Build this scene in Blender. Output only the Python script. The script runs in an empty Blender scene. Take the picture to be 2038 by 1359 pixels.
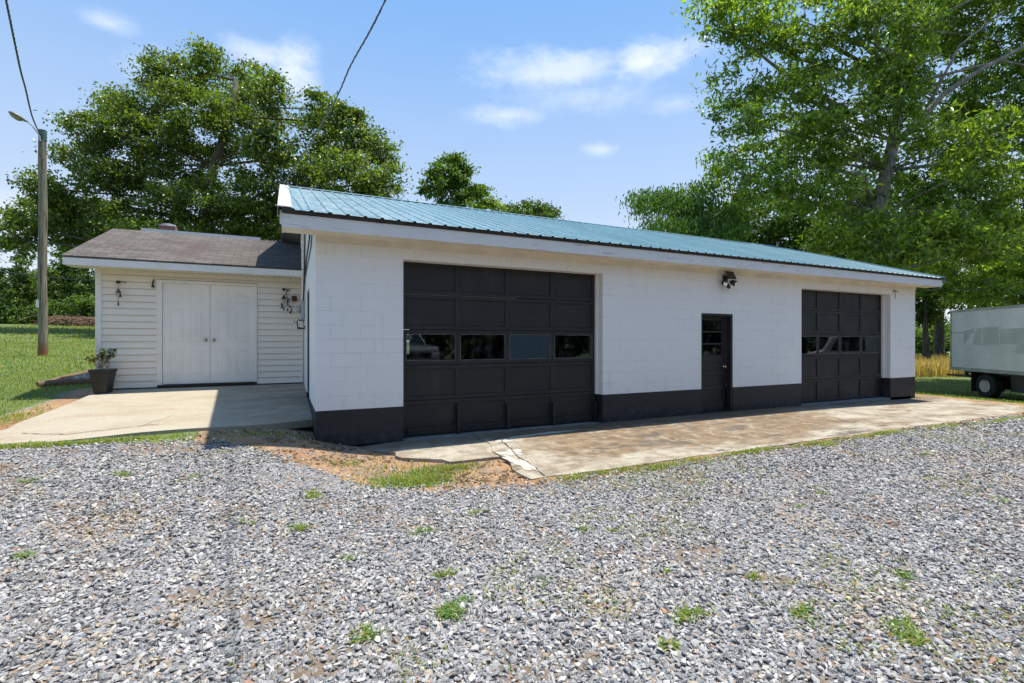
import bpy, math, random
import numpy as np
from mathutils import Vector
R = math.radians
random.seed(7)
rng = np.random.default_rng(11)
SC = bpy.context.scene
COL = SC.collection

# ------------------------------------------------------------------ camera, sky, sun, exposure
CAM = (-0.41, -7.34, 1.605); YAW = 25.3; F = 963.0; HOR = 678.0
cd = bpy.data.cameras.new("Camera"); cam = bpy.data.objects.new("Camera", cd); COL.objects.link(cam)
cam.location = CAM; cam.rotation_euler = (R(90), 0, R(-YAW))
cd.sensor_width = 36; cd.lens = F / 2038 * 36; cd.shift_y = -1.5 / 2038
cd.clip_start = 0.05; cd.clip_end = 3000
SC.camera = cam
SC.view_settings.view_transform = 'Standard'; SC.view_settings.look = 'None'
SC.view_settings.exposure = 1.54; SC.view_settings.gamma = 1
SC.cycles.max_bounces = 8; SC.cycles.diffuse_bounces = 4; SC.cycles.transparent_max_bounces = 12
SC.cycles.transmission_bounces = 4; SC.cycles.glossy_bounces = 3
SC.cycles.caustics_reflective = False; SC.cycles.caustics_refractive = False

SUN = Vector((0.262, 0.030, 1.0)).normalized()          # towards the sun
SUN_EL = math.asin(SUN.z)
fw = (math.sin(R(YAW)), math.cos(R(YAW))); rt = (math.cos(R(YAW)), -math.sin(R(YAW)))
def P(px, py, t):
    """world point seen at photo pixel px,py at depth t"""
    u = (px - 1019) / F
    return Vector((CAM[0] + t * (fw[0] + u * rt[0]), CAM[1] + t * (fw[1] + u * rt[1]), CAM[2] + t * (HOR - py) / F))

W = bpy.data.worlds.new("World"); SC.world = W; W.use_nodes = True
nt = W.node_tree; nt.nodes.clear()
class NG:
    """small node helper"""
    def __init__(s, nt): s.nt = nt
    def n(s, typ, **kw):
        nd = s.nt.nodes.new(typ)
        for k, v in kw.items(): setattr(nd, k, v)
        return nd
    def put(s, sock, v):
        if v is None: return
        if isinstance(v, bpy.types.NodeSocket): s.nt.links.new(v, sock)
        else:
            if sock.type == 'RGBA' and isinstance(v, (tuple, list)) and len(v) == 3: v = (*v, 1)
            sock.default_value = v
    def m(s, op, a, b=None, c=None, clamp=False):
        nd = s.n('ShaderNodeMath', operation=op); nd.use_clamp = clamp
        s.put(nd.inputs[0], a); s.put(nd.inputs[1], b); s.put(nd.inputs[2], c)
        return nd.outputs[0]
    def mix(s, f, a, b, mode='MIX'):
        nd = s.n('ShaderNodeMix', data_type='RGBA', blend_type=mode)
        s.put(nd.inputs[0], f); s.put(nd.inputs[6], a); s.put(nd.inputs[7], b)
        return nd.outputs[2]
    def ss(s, v, a, b, o0=0.0, o1=1.0):
        nd = s.n('ShaderNodeMapRange', interpolation_type='SMOOTHSTEP')
        s.put(nd.inputs[0], v); nd.inputs[1].default_value = a; nd.inputs[2].default_value = b
        nd.inputs[3].default_value = o0; nd.inputs[4].default_value = o1
        return nd.outputs[0]
    def noise(s, vec, scale, detail=4, rough=.55, dist=0, out=0):
        nd = s.n('ShaderNodeTexNoise'); s.put(nd.inputs['Vector'], vec)
        nd.inputs['Scale'].default_value = scale; nd.inputs['Detail'].default_value = detail
        nd.inputs['Roughness'].default_value = rough; nd.inputs['Distortion'].default_value = dist
        return nd.outputs[out]
    def vor(s, vec, scale, feature='F1', out=0, rand=1.0):
        nd = s.n('ShaderNodeTexVoronoi', feature=feature); s.put(nd.inputs['Vector'], vec)
        nd.inputs['Scale'].default_value = scale; nd.inputs['Randomness'].default_value = rand
        return nd.outputs[out]
    def mapv(s, vec, scale=(1,1,1), loc=(0,0,0), rot=(0,0,0)):
        nd = s.n('ShaderNodeMapping'); s.put(nd.inputs[0], vec)
        nd.inputs['Scale'].default_value = scale; nd.inputs['Location'].default_value = loc; nd.inputs['Rotation'].default_value = rot
        return nd.outputs[0]
    def geo(s): return s.n('ShaderNodeNewGeometry').outputs['Position']
    def attr(s, name, out='Color'): return s.n('ShaderNodeAttribute', attribute_name=name).outputs[out]
    def bump(s, h, strength=.3, dist=.01, nrm=None):
        nd = s.n('ShaderNodeBump'); nd.inputs['Strength'].default_value = strength
        nd.inputs['Distance'].default_value = dist; s.put(nd.inputs['Height'], h)
        if nrm is not None: s.put(nd.inputs['Normal'], nrm)
        return nd.outputs[0]

g = NG(nt)
sky = g.n('ShaderNodeTexSky', sky_type='NISHITA'); sky.sun_disc = False
sky.sun_elevation = SUN_EL; sky.sun_rotation = math.atan2(SUN.x, SUN.y)
sky.air_density = 1.0; sky.dust_density = 0.6; sky.ozone_density = 1.5
tc = g.n('ShaderNodeTexCoord').outputs['Generated']
sep = g.n('ShaderNodeSeparateXYZ'); g.put(sep.inputs[0], tc)
az = g.m('ARCTAN2', sep.outputs[0], sep.outputs[1]); el = g.m('ARCSINE', sep.outputs[2])
nz = g.noise(g.mapv(tc, (1, 1, 2.2)), 7.0, 8, .6)
nz2 = g.noise(g.mapv(tc, (1, 1, 2.0)), 20.0, 9, .68)
nn = g.m('ADD', g.m('MULTIPLY', nz, .65), g.m('MULTIPLY', nz2, .35))
CL = [(215, 45, 62, 26, .55), (590, 140, 62, 62, 1.0), (520, 112, 70, 30, .7), (1290, 125, 120, 42, .95), (1130, 140, 190, 48, .7),
      (1160, 195, 170, 38, .4), (1000, 228, 90, 24, .6), (1195, 298, 34, 14, .5), (1340, 205, 70, 22, .35), (1880, 20, 110, 60, .6),
      (300, 130, 60, 40, .4), (1700, 260, 200, 60, .5), (40, 420, 130, 60, .4), (-500, 200, 300, 80, .8), (2600, 150, 300, 90, .8)]
tot = None
for (px, py, sx, sy, a) in CL:
    d = (P(px, py, 1) - Vector(CAM)).normalized(); d2 = (P(px + sx, py, 1) - Vector(CAM)).normalized(); d3 = (P(px, py - sy, 1) - Vector(CAM)).normalized()
    a0 = math.atan2(d.x, d.y); e0 = math.asin(d.z); sa = abs(math.atan2(d2.x, d2.y) - a0); se = abs(math.asin(d3.z) - e0)
    ex = g.m('DIVIDE', g.m('SUBTRACT', az, a0), sa); ey = g.m('DIVIDE', g.m('SUBTRACT', el, e0), se)
    e = g.m('SQRT', g.m('ADD', g.m('MULTIPLY', ex, ex), g.m('MULTIPLY', ey, ey)))
    e = g.m('ADD', e, g.m('MULTIPLY', g.m('SUBTRACT', nn, .5), 3.6))
    mk = g.m('MULTIPLY', g.ss(e, 1.35, -.15), a)
    tot = mk if tot is None else g.m('MAXIMUM', tot, mk)
c_ = g.mix(g.ss(el, -.02, .32), (4.4, 4.5, 4.8), (2.85, 3.6, 4.75))
c_ = g.mix(g.ss(el, .18, .68), c_, (1.15, 2.5, 4.75))
skyc = g.mix(.78, g.mix(1.0, sky.outputs[0], (.62, .66, .74), 'MULTIPLY'), c_)
skyc = g.mix(g.m('MULTIPLY', tot, .72), skyc, (5.6, 5.7, 6.0))
bg = g.n('ShaderNodeBackground'); g.put(bg.inputs[0], skyc); bg.inputs[1].default_value = 0.075
wo = g.n('ShaderNodeOutputWorld'); nt.links.new(bg.outputs[0], wo.inputs[0])

sl = bpy.data.lights.new("Sun", 'SUN'); sl.energy = 2.45; sl.angle = R(.8); sl.color = (1, .94, .83)
so = bpy.data.objects.new("Sun", sl); COL.objects.link(so); so.rotation_euler = SUN.to_track_quat('Z', 'Y').to_euler()

# ------------------------------------------------------------------ mesh helpers
def link(name, me, mat=None, parent=None):
    o = bpy.data.objects.new(name, me); COL.objects.link(o)
    if mat:
        for mm in (mat if isinstance(mat, (list, tuple)) else [mat]): me.materials.append(mm)
    if parent: o.parent = parent
    return o
def tag(o, label=None, cat=None, group=None, kind=None):
    if label: o["label"] = label
    if cat: o["category"] = cat
    if group: o["group"] = group
    if kind: o["kind"] = kind
    return o
def root(name, loc, label, cat, group=None, rz=0):
    o = bpy.data.objects.new(name, None); COL.objects.link(o); o.location = loc; o.rotation_euler = (0, 0, rz)
    o.empty_display_size = .2
    return tag(o, label, cat, group)
def base_of(p):
    v = Vector((0, 0, 0))
    while p is not None: v += p.location; p = p.parent
    return v
class MB:
    def __init__(s): s.v = []; s.f = []
    def box(s, x0, x1, y0, y1, z0, z1):
        b = len(s.v)
        s.v += [(x0,y0,z0),(x1,y0,z0),(x1,y1,z0),(x0,y1,z0),(x0,y0,z1),(x1,y0,z1),(x1,y1,z1),(x0,y1,z1)]
        s.f += [tuple(b+i for i in q) for q in ((3,2,1,0),(4,5,6,7),(0,1,5,4),(1,2,6,5),(2,3,7,6),(3,0,4,7))]
        return s
    def prism(s, poly, vec):
        """closed polygon (3D points, one plane) extruded by vec"""
        b = len(s.v); n = len(poly); vec = Vector(vec)
        s.v += [tuple(p) for p in poly] + [tuple(Vector(p) + vec) for p in poly]
        s.f += [tuple(b+i for i in reversed(range(n))), tuple(b+n+i for i in range(n))]
        s.f += [(b+i, b+(i+1) % n, b+n+(i+1) % n, b+n+i) for i in range(n)]
        return s
    def tube(s, pts, rad, n=8, cap=True, flat=1.0):
        pts = [Vector(p) for p in pts]; b = len(s.v)
        if not isinstance(rad, (list, tuple)): rad = [rad] * len(pts)
        up = Vector((0, 0, 1))
        for i, p in enumerate(pts):
            d = (pts[min(i+1, len(pts)-1)] - pts[max(i-1, 0)])
            d = d.normalized() if d.length > 1e-9 else Vector((0,0,1))
            a = up.cross(d)
            if a.length < .05: a = Vector((1, 0, 0)).cross(d) if abs(d.x) < .9 else Vector((0,1,0)).cross(d)
            a.normalize(); c = d.cross(a)
            for k in range(n):
                t = 2*math.pi*k/n
                s.v.append(tuple(p + a*math.cos(t)*rad[i] + c*math.sin(t)*rad[i]*flat))
        for i in range(len(pts)-1):
            for k in range(n):
                s.f.append((b+i*n+k, b+i*n+(k+1) % n, b+(i+1)*n+(k+1) % n, b+(i+1)*n+k))
        if cap:
            s.f.append(tuple(b+k for k in reversed(range(n)))); s.f.append(tuple(b+(len(pts)-1)*n+k for k in range(n)))
        return s
    def face(s, pts):
        b = len(s.v); s.v += [tuple(p) for p in pts]; s.f.append(tuple(range(b, b+len(pts)))); return s
    def build(s, name, mat, parent=None, smooth=False, bevel=0):
        o = base_of(parent)
        me = bpy.data.meshes.new(name)
        me.from_pydata([(v[0]-o.x, v[1]-o.y, v[2]-o.z) for v in s.v], [], s.f); me.update()
        if smooth: me.polygons.foreach_set('use_smooth', [True]*len(me.polygons))
        ob = link(name, me, mat, parent)
        if bevel:
            m = ob.modifiers.new('Bevel', 'BEVEL'); m.width = bevel; m.segments = 1; m.limit_method = 'ANGLE'
        return ob
def parts(name, boxes, mat_, parent, bevel=0):
    return [MB().box(*b).build(name, mat_, parent, bevel=bevel) for b in boxes]
def np_mesh(name, V, nper, mat, parent=None, col=None, tri=None, origin=None, smooth=False):
    """V (n,k,3) islands with k verts each; tri = list of faces of one island (all the same length)"""
    n, k, _ = V.shape
    o = np.array(base_of(parent) if origin is None else origin)
    co = (V.reshape(-1, 3) - o).astype(np.float32)
    fl = np.array(tri if tri is not None else [list(range(k))], dtype=np.int32)
    idx = (fl[None, :, :] + (np.arange(n, dtype=np.int32)*k)[:, None, None]).reshape(-1)
    m = fl.shape[1]; nf = n*fl.shape[0]
    me = bpy.data.meshes.new(name)
    me.vertices.add(len(co)); me.vertices.foreach_set('co', co.reshape(-1))
    me.loops.add(len(idx)); me.loops.foreach_set('vertex_index', idx)
    me.polygons.add(nf); me.polygons.foreach_set('loop_start', np.arange(nf, dtype=np.int32)*m)
    try: me.polygons.foreach_set('loop_total', np.full(nf, m, dtype=np.int32))
    except Exception: pass
    me.polygons.foreach_set('use_smooth', np.full(nf, smooth, dtype=bool))
    if col is not None:
        a = me.attributes.new('col', 'FLOAT_COLOR', 'POINT')
        c = np.ones((n, k, 4), dtype=np.float32); c[:, :, :3] = col[:, None, :]
        a.data.foreach_set('color', c.reshape(-1))
    me.update(calc_edges=True)
    return link(name, me, mat, parent)
def sstep(x): x = np.clip(x, 0, 1); return x*x*(3-2*x)
def unit(v): return v / (np.linalg.norm(v, axis=-1, keepdims=True) + 1e-9)
def vnoise(x, y, s, seed=0):
    """cheap smooth value noise 0..1"""
    x = np.asarray(x)/s + seed*17.3; y = np.asarray(y)/s - seed*9.1
    xi = np.floor(x); yi = np.floor(y); fx = x-xi; fy = y-yi; fx = fx*fx*(3-2*fx); fy = fy*fy*(3-2*fy)
    def h(a, b): v = np.sin(a*127.1+b*311.7+seed*74.7)*43758.5453; return v-np.floor(v)
    return (h(xi,yi)*(1-fx)+h(xi+1,yi)*fx)*(1-fy) + (h(xi,yi+1)*(1-fx)+h(xi+1,yi+1)*fx)*fy

# ------------------------------------------------------------------ materials
def mat(name, build):
    m = bpy.data.materials.new(name); m.use_nodes = True; m.node_tree.nodes.clear()
    g = NG(m.node_tree); out = g.n('ShaderNodeOutputMaterial'); sh = build(g)
    m.node_tree.links.new(sh, out.inputs[0]); return m
def pbsdf(g, col, rough=.6, nrm=None, metal=0, spec=None, **kw):
    b = g.n('ShaderNodeBsdfPrincipled'); g.put(b.inputs['Base Color'], col); g.put(b.inputs['Roughness'], rough)
    b.inputs['Metallic'].default_value = metal
    if spec is not None: g.put(b.inputs['Specular IOR Level'], spec)
    if nrm is not None: g.put(b.inputs['Normal'], nrm)
    for k, v in kw.items(): g.put(b.inputs[k], v)
    return b.outputs[0]
def plain(name, col, rough=.6, metal=0, var=.15, scale=6, bump=0.0, spec=None):
    def f(g):
        p = g.geo(); n = g.noise(p, scale, 5, .6)
        c = g.mix(g.ss(n, .3, .7), tuple(x*(1-var) for x in col), tuple(min(1, x*(1+var)) for x in col))
        nr = g.bump(g.noise(p, scale*12, 3), bump, .01) if bump else None
        return pbsdf(g, c, rough, nr, metal, spec)
    return mat(name, f)

def block_nodes(g, white):
    p = g.geo()
    sp = g.n('ShaderNodeSeparateXYZ'); g.put(sp.inputs[0], p)
    cb = g.n('ShaderNodeCombineXYZ'); g.put(cb.inputs[0], g.m('ADD', sp.outputs[0], sp.outputs[1])); g.put(cb.inputs[1], sp.outputs[2])
    br = g.n('ShaderNodeTexBrick'); g.put(br.inputs['Vector'], cb.outputs[0])
    br.inputs['Scale'].default_value = 1; br.inputs['Brick Width'].default_value = .406; br.inputs['Row Height'].default_value = .2033
    br.inputs['Mortar Size'].default_value = .0045; br.inputs['Mortar Smooth'].default_value = .6; br.offset = .5
    mort = br.outputs['Fac']
    wear = g.ss(g.noise(p, 1.1, 3), .36, .62)
    fine = g.noise(p, 60, 4, .7); big = g.noise(p, 1.6, 5, .6)
    mm = g.m('MULTIPLY', mort, g.ss(g.noise(p, 1.7, 3), .40, .60, .12, .95))
    if white:
        c = g.mix(big, (.80, .795, .79), (.87, .865, .855))
        c = g.mix(g.m('MULTIPLY', mm, .50), c, (.45, .45, .46))
        drip = g.noise(g.mapv(p, (9, 9, .9)), 1.0, 5, .65)
        c = g.mix(g.m('MULTIPLY', g.ss(drip, .56, .76), .30), c, (.50, .45, .38))
        low = g.m('MULTIPLY', g.ss(sp.outputs[2], 1.2, .6), g.ss(g.noise(p, 7, 5, .7), .5, .75))
        c = g.mix(g.m('MULTIPLY', low, .22), c, (.42, .38, .33))
        rough = .75
    else:
        c = g.mix(big, (.011, .0125, .018), (.019, .021, .029))
        dust = g.m('MULTIPLY', g.ss(sp.outputs[2], .55, .12), g.ss(g.noise(p, 9, 6, .7), .42, .75))
        c = g.mix(g.m('MULTIPLY', dust, .30), c, (.20, .16, .12))
        c = g.mix(g.m('MULTIPLY', g.ss(g.noise(p, 38, 3, .8), .71, .76), .5), c, (.35, .34, .33))
        rough = .55
    h = g.m('ADD', g.m('MULTIPLY', mm, -1.0), g.m('MULTIPLY', fine, .35))
    return pbsdf(g, c, rough, g.bump(h, .55, .006))
M = {}
M['block'] = mat('painted_block_white', lambda g: block_nodes(g, True))
M['base'] = mat('painted_block_dark', lambda g: block_nodes(g, False))
def f_old_white(g):
    p = g.geo(); st = g.noise(g.mapv(p, (1.6, 6, 22)), 1.0, 6, .7); n = g.noise(p, 3, 4)
    c = g.mix(n, (.66, .65, .64), (.80, .79, .78))
    c = g.mix(g.ss(st, .60, .70), c, (.30, .27, .25))
    sp2 = g.noise(g.mapv(p, (3, 3, 3)), 9.0, 6, .8)
    c = g.mix(g.m('MULTIPLY', g.ss(sp2, .60, .72), .55), c, (.34, .31, .29))
    return pbsdf(g, c, .6, g.bump(st, .35, .006))
M['fascia'] = mat('peeling_white_board', f_old_white)
M['soffit'] = plain('cream_soffit', (.76, .70, .60), .7, var=.10, scale=2.5, bump=.1)
M['trimwhite'] = plain('white_trim', (.82, .79, .75), .45, var=.06, scale=3)
M['ply'] = plain('weathered_plywood', (.58, .60, .61), .8, var=.15, scale=4, bump=.2)
def f_roof(g):
    p = g.geo(); n = g.noise(p, 1.3, 5, .6); sp = g.n('ShaderNodeSeparateXYZ'); g.put(sp.inputs[0], p)
    pan = g.m('FRACT', g.m('MULTIPLY', g.m('FLOOR', g.m('DIVIDE', sp.outputs[0], .914)), .37))
    c = g.mix(n, (.10, .195, .23), (.145, .25, .28))
    c = g.mix(g.m('MULTIPLY', pan, .25), c, (.16, .35, .40))
    ch = g.noise(g.mapv(p, (10, .8, .8)), 1.0, 6, .7)
    c = g.mix(g.m('MULTIPLY', g.ss(ch, .45, .72), .45), c, (.24, .40, .44))
    c = g.mix(g.m('MULTIPLY', g.ss(g.noise(p, 14, 5, .8), .66, .76), .3), c, (.30, .27, .24))
    lw = g.m('MULTIPLY', g.ss(sp.outputs[0], 4.5, -.3), g.ss(g.noise(p, 5, 4), .30, .70))
    c = g.mix(g.m('MULTIPLY', lw, .6), c, (.40, .47, .48))
    return pbsdf(g, c, g.ss(n, .2, .8, .28, .42), None, .0, .6)
M['metal_roof'] = mat('teal_metal_roof', f_roof)
M['rake'] = plain('weathered_rake_metal', (.50, .46, .44), .6, var=.3, scale=9)
M['drip'] = plain('dark_brown_matt', (.045, .036, .030), .8, var=.4, scale=9)  # dark brown of the eave strip and the wall hook
M['screw'] = plain('dark_screw', (.03, .03, .03), .5)
def f_black(g):
    p = g.geo(); n = g.noise(p, 3.0, 5, .6); gr = g.noise(g.mapv(p, (3, 3, 26)), 1.0, 5, .7)
    sp = g.n('ShaderNodeSeparateXYZ'); g.put(sp.inputs[0], p)
    c = g.mix(n, (.0095, .010, .012), (.019, .019, .021)); c = g.mix(g.m('MULTIPLY', g.ss(g.noise(g.mapv(p, (1.2, 1.2, .5)), 2.4, 6, .75), .50, .70), .6), c, (.038, .037, .036)); c = g.mix(g.ss(g.noise(p, 30, 3, .8), .70, .76, 0, .5), c, (.16, .15, .14))
    d = g.m('MULTIPLY', g.ss(sp.outputs[2], .7, .1), g.ss(g.noise(p, 11, 6, .75), .50, .78))
    c = g.mix(g.m('MULTIPLY', d, .30), c, (.17, .14, .11))
    return pbsdf(g, c, g.ss(n, .3, .7, .42, .62), g.bump(gr, .18, .004))
M['black'] = mat('black_painted_wood', f_black)
def f_glass(tint, dirt=.10, dcol=(.35, .37, .38)):  # dirt also sets the strength of the blue pane's painted reflection
    def f(g):
        p = g.geo()
        tr = g.n('ShaderNodeBsdfTransparent'); tr.inputs[0].default_value = (*tint, 1)
        gl = g.n('ShaderNodeBsdfGlossy'); gl.inputs['Roughness'].default_value = .015; gl.inputs[0].default_value = (.9, .95, 1, 1)
        fr = g.n('ShaderNodeFresnel'); fr.inputs[0].default_value = 1.5
        mx = g.n('ShaderNodeMixShader'); g.put(mx.inputs[0], fr.outputs[0]); g.nt.links.new(tr.outputs[0], mx.inputs[1]); g.nt.links.new(gl.outputs[0], mx.inputs[2])
        df = g.n('ShaderNodeBsdfDiffuse'); df.inputs[0].default_value = (*dcol, 1)
        m2 = g.n('ShaderNodeMixShader'); g.put(m2.inputs[0], g.m('MULTIPLY', g.ss(g.noise(p, 5, 5, .7), .45, .8) if dirt < .5 else g.ss(g.noise(p, 2, 3), .1, .5), dirt))
        g.nt.links.new(mx.outputs[0], m2.inputs[1]); g.nt.links.new(df.outputs[0], m2.inputs[2])
        return m2.outputs[0]
    return f
M['glass'] = mat('window_glass', f_glass((.75, .8, .82)))
M['glass_blue'] = mat('blue_reflection_glass', f_glass((.45, .55, .62), .75, (.055, .085, .105)))  # bluish reflection painted into this pane as diffuse colour
def f_vinyl(g):
    p = g.geo(); n = g.noise(p, 2, 4)
    c = g.mix(n, (.84, .755, .65), (.89, .815, .715))
    c = g.mix(g.m('MULTIPLY', g.ss(g.noise(g.mapv(p, (5, 5, 1)), 1.5, 5, .7), .60, .8), .2), c, (.45, .40, .32))
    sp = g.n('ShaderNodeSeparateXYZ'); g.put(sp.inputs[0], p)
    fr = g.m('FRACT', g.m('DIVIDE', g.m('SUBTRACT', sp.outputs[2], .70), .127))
    lap_shade = g.m('MAXIMUM', g.ss(fr, .06, .0), g.ss(fr, .965, 1.0))  # shadow under each siding lap, painted into the colour as a dark line
    c = g.mix(g.m('MULTIPLY', lap_shade, .70), c, (.16, .13, .11))
    return pbsdf(g, c, .45, g.bump(g.noise(g.mapv(p, (8, 8, 60)), 1, 3), .05, .003))
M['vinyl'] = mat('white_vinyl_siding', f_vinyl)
M['door_white'] = plain('white_door_paint', (.87, .825, .77), .38, var=.05, scale=2)
M['steel'] = plain('brushed_steel', (.45, .44, .42), .3, 1)
M['brass'] = plain('brass', (.75, .60, .30), .25, 1)
M['dark'] = plain('dark_metal', (.02, .02, .02), .45)
M['bead'] = plain('worn_bead', (.13, .13, .13), .5, var=.6, scale=4)
M['gray'] = plain('gray_meter_metal', (.36, .38, .39), .45)
def f_shingle(g):
    p = g.geo(); br = g.n('ShaderNodeTexBrick'); g.put(br.inputs['Vector'], g.mapv(p, (1, 1.06, 0)))
    br.inputs['Scale'].default_value = 1; br.inputs['Brick Width'].default_value = .305; br.inputs['Row Height'].default_value = .142
    br.inputs['Mortar Size'].default_value = .006; br.offset = .5; br.inputs['Bias'].default_value = 0
    br.inputs['Color1'].default_value = (0, 0, 0, 1); br.inputs['Color2'].default_value = (1, 1, 1, 1); br.inputs['Mortar'].default_value = (0, 0, 0, 1)
    n = g.noise(p, 1.2, 6, .65); gr = g.noise(p, 90, 2, .8)
    c = g.mix(br.outputs['Color'], (.090, .076, .066), (.155, .130, .112))
    c = g.mix(g.ss(n, .48, .75), c, (.095, .060, .050))
    c = g.mix(g.m('MULTIPLY', g.ss(g.noise(g.mapv(p, (1, .35, 1)), 3.5, 5, .7), .52, .72), .6), c, (.155, .14, .13))
    c = g.mix(g.ss(gr, .3, .7, .25, 0), c, (.01, .01, .01))
    sp = g.n('ShaderNodeSeparateXYZ'); g.put(sp.inputs[0], p)
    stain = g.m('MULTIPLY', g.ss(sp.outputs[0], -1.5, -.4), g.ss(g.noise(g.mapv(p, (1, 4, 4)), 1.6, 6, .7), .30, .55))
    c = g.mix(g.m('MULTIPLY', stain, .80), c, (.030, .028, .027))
    c = g.mix(g.m('MULTIPLY', br.outputs['Fac'], .85), c, (.018, .015, .015))
    fr = g.m('FRACT', g.m('DIVIDE', g.m('MULTIPLY', sp.outputs[1], 1.06), .142))
    return pbsdf(g, c, .95, g.bump(g.m('SUBTRACT', g.m('MULTIPLY', gr, .4), g.m('ADD', fr, br.outputs['Fac'])), .6, .008))
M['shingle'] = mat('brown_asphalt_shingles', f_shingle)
def f_brick(g):
    p = g.geo(); br = g.n('ShaderNodeTexBrick')
    sp = g.n('ShaderNodeSeparateXYZ'); g.put(sp.inputs[0], p); cb = g.n('ShaderNodeCombineXYZ')
    g.put(cb.inputs[0], g.m('ADD', sp.outputs[0], sp.outputs[1])); g.put(cb.inputs[1], sp.outputs[2]); g.put(br.inputs['Vector'], cb.outputs[0])
    br.inputs['Scale'].default_value = 1; br.inputs['Brick Width'].default_value = .2; br.inputs['Row Height'].default_value = .068; br.inputs['Mortar Size'].default_value = .006
    br.inputs['Color1'].default_value = (.30, .09, .06, 1); br.inputs['Color2'].default_value = (.22, .07, .05, 1); br.inputs['Mortar'].default_value = (.35, .32, .3, 1)
    return pbsdf(g, br.outputs['Color'], .85)
M['brick'] = mat('red_brick', f_brick)
def f_conc(warm):
    def f(g):
        p = g.geo(); n = g.noise(p, .8, 6, .6); n2 = g.noise(p, 5, 6, .7); fine = g.noise(p, 70, 4, .75)
        st = g.noise(g.mapv(p, (.45, 1.5, 1), (3, 1, 0)), 1.25, 9, .70, .3)
        sp = g.n('ShaderNodeSeparateXYZ'); g.put(sp.inputs[0], p)
        if warm:
            c = g.mix(n2, (.36, .315, .24), (.52, .475, .385))
            c = g.mix(g.m('MULTIPLY', g.ss(g.noise(p, 2.6, 7, .75), .44, .60), .65), c, (.20, .16, .115))
            zx = g.m('MULTIPLY', g.ss(sp.outputs[0], 2.2, 4.6), g.ss(sp.outputs[0], 11.2, 8.2))
            zy = g.ss(sp.outputs[1], -2.35, -1.55)
            zone = g.m('ADD', g.m('MULTIPLY', g.m('MULTIPLY', zx, zy), .22), .02)
            c = g.mix(g.m('MULTIPLY', g.m('MULTIPLY', g.ss(g.m('ADD', st, zone), .47, .68), .95), g.ss(g.noise(p, 4.2, 7, .75), .36, .50, .35, 1)), c, g.mix(g.ss(n2, .35, .62), (.125, .075, .032), (.25, .165, .085)))
            c = g.mix(g.m('MULTIPLY', g.ss(g.noise(g.mapv(p, (.9, 3.0, 1), (5, 2, 0)), 2.1, 7, .75), .57, .68), .55), c, (.46, .42, .34))
            sp3 = g.noise(g.mapv(p, (.55, 2.1, 1), (1, 7, 0)), 1.5, 8, .78)
            c = g.mix(g.m('MULTIPLY', g.ss(g.m('ADD', sp3, g.m('MULTIPLY', zx, .07)), .585, .66), .8), c, (.075, .062, .052))
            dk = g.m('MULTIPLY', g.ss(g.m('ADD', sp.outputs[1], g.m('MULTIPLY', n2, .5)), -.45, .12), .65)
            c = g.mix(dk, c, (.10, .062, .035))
            c = g.mix(g.ss(g.noise(p, 26, 4, .8), .66, .72, 0, .6), c, (.09, .06, .04))
        else:
            c = g.mix(n2, (.37, .315, .23), (.50, .445, .34))
            c = g.mix(g.m('MULTIPLY', g.ss(st, .46, .66), .55), c, (.33, .24, .14)); c = g.mix(g.m('MULTIPLY', g.ss(g.noise(p, 9, 6, .8), .60, .70), .5), c, (.20, .15, .10))
            w = g.m('MULTIPLY', g.ss(sp.outputs[0], -1.9, -.4), g.ss(g.noise(g.mapv(p, (1, 3, 1), rot=(0, 0, .3)), 1.3, 6, .7), .34, .60))
            c = g.mix(g.m('MULTIPLY', w, .70), c, (.19, .17, .13))
        c = g.mix(g.ss(fine, .35, .62, .40, 0), c, (.11, .09, .07))
        return pbsdf(g, c, .85, g.bump(g.m('ADD', g.m('MULTIPLY', n2, .6), fine), .35, .008))
    return f
M['apron'] = mat('stained_concrete', f_conc(True)); M['walk'] = mat('pale_concrete', f_conc(False))
M['patch'] = plain('pale_mortar_patch', (.46, .43, .37), .8, var=.25, scale=14, bump=.3)
M['crack'] = plain('crack_dirt', (.05, .035, .025), .95)
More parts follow.
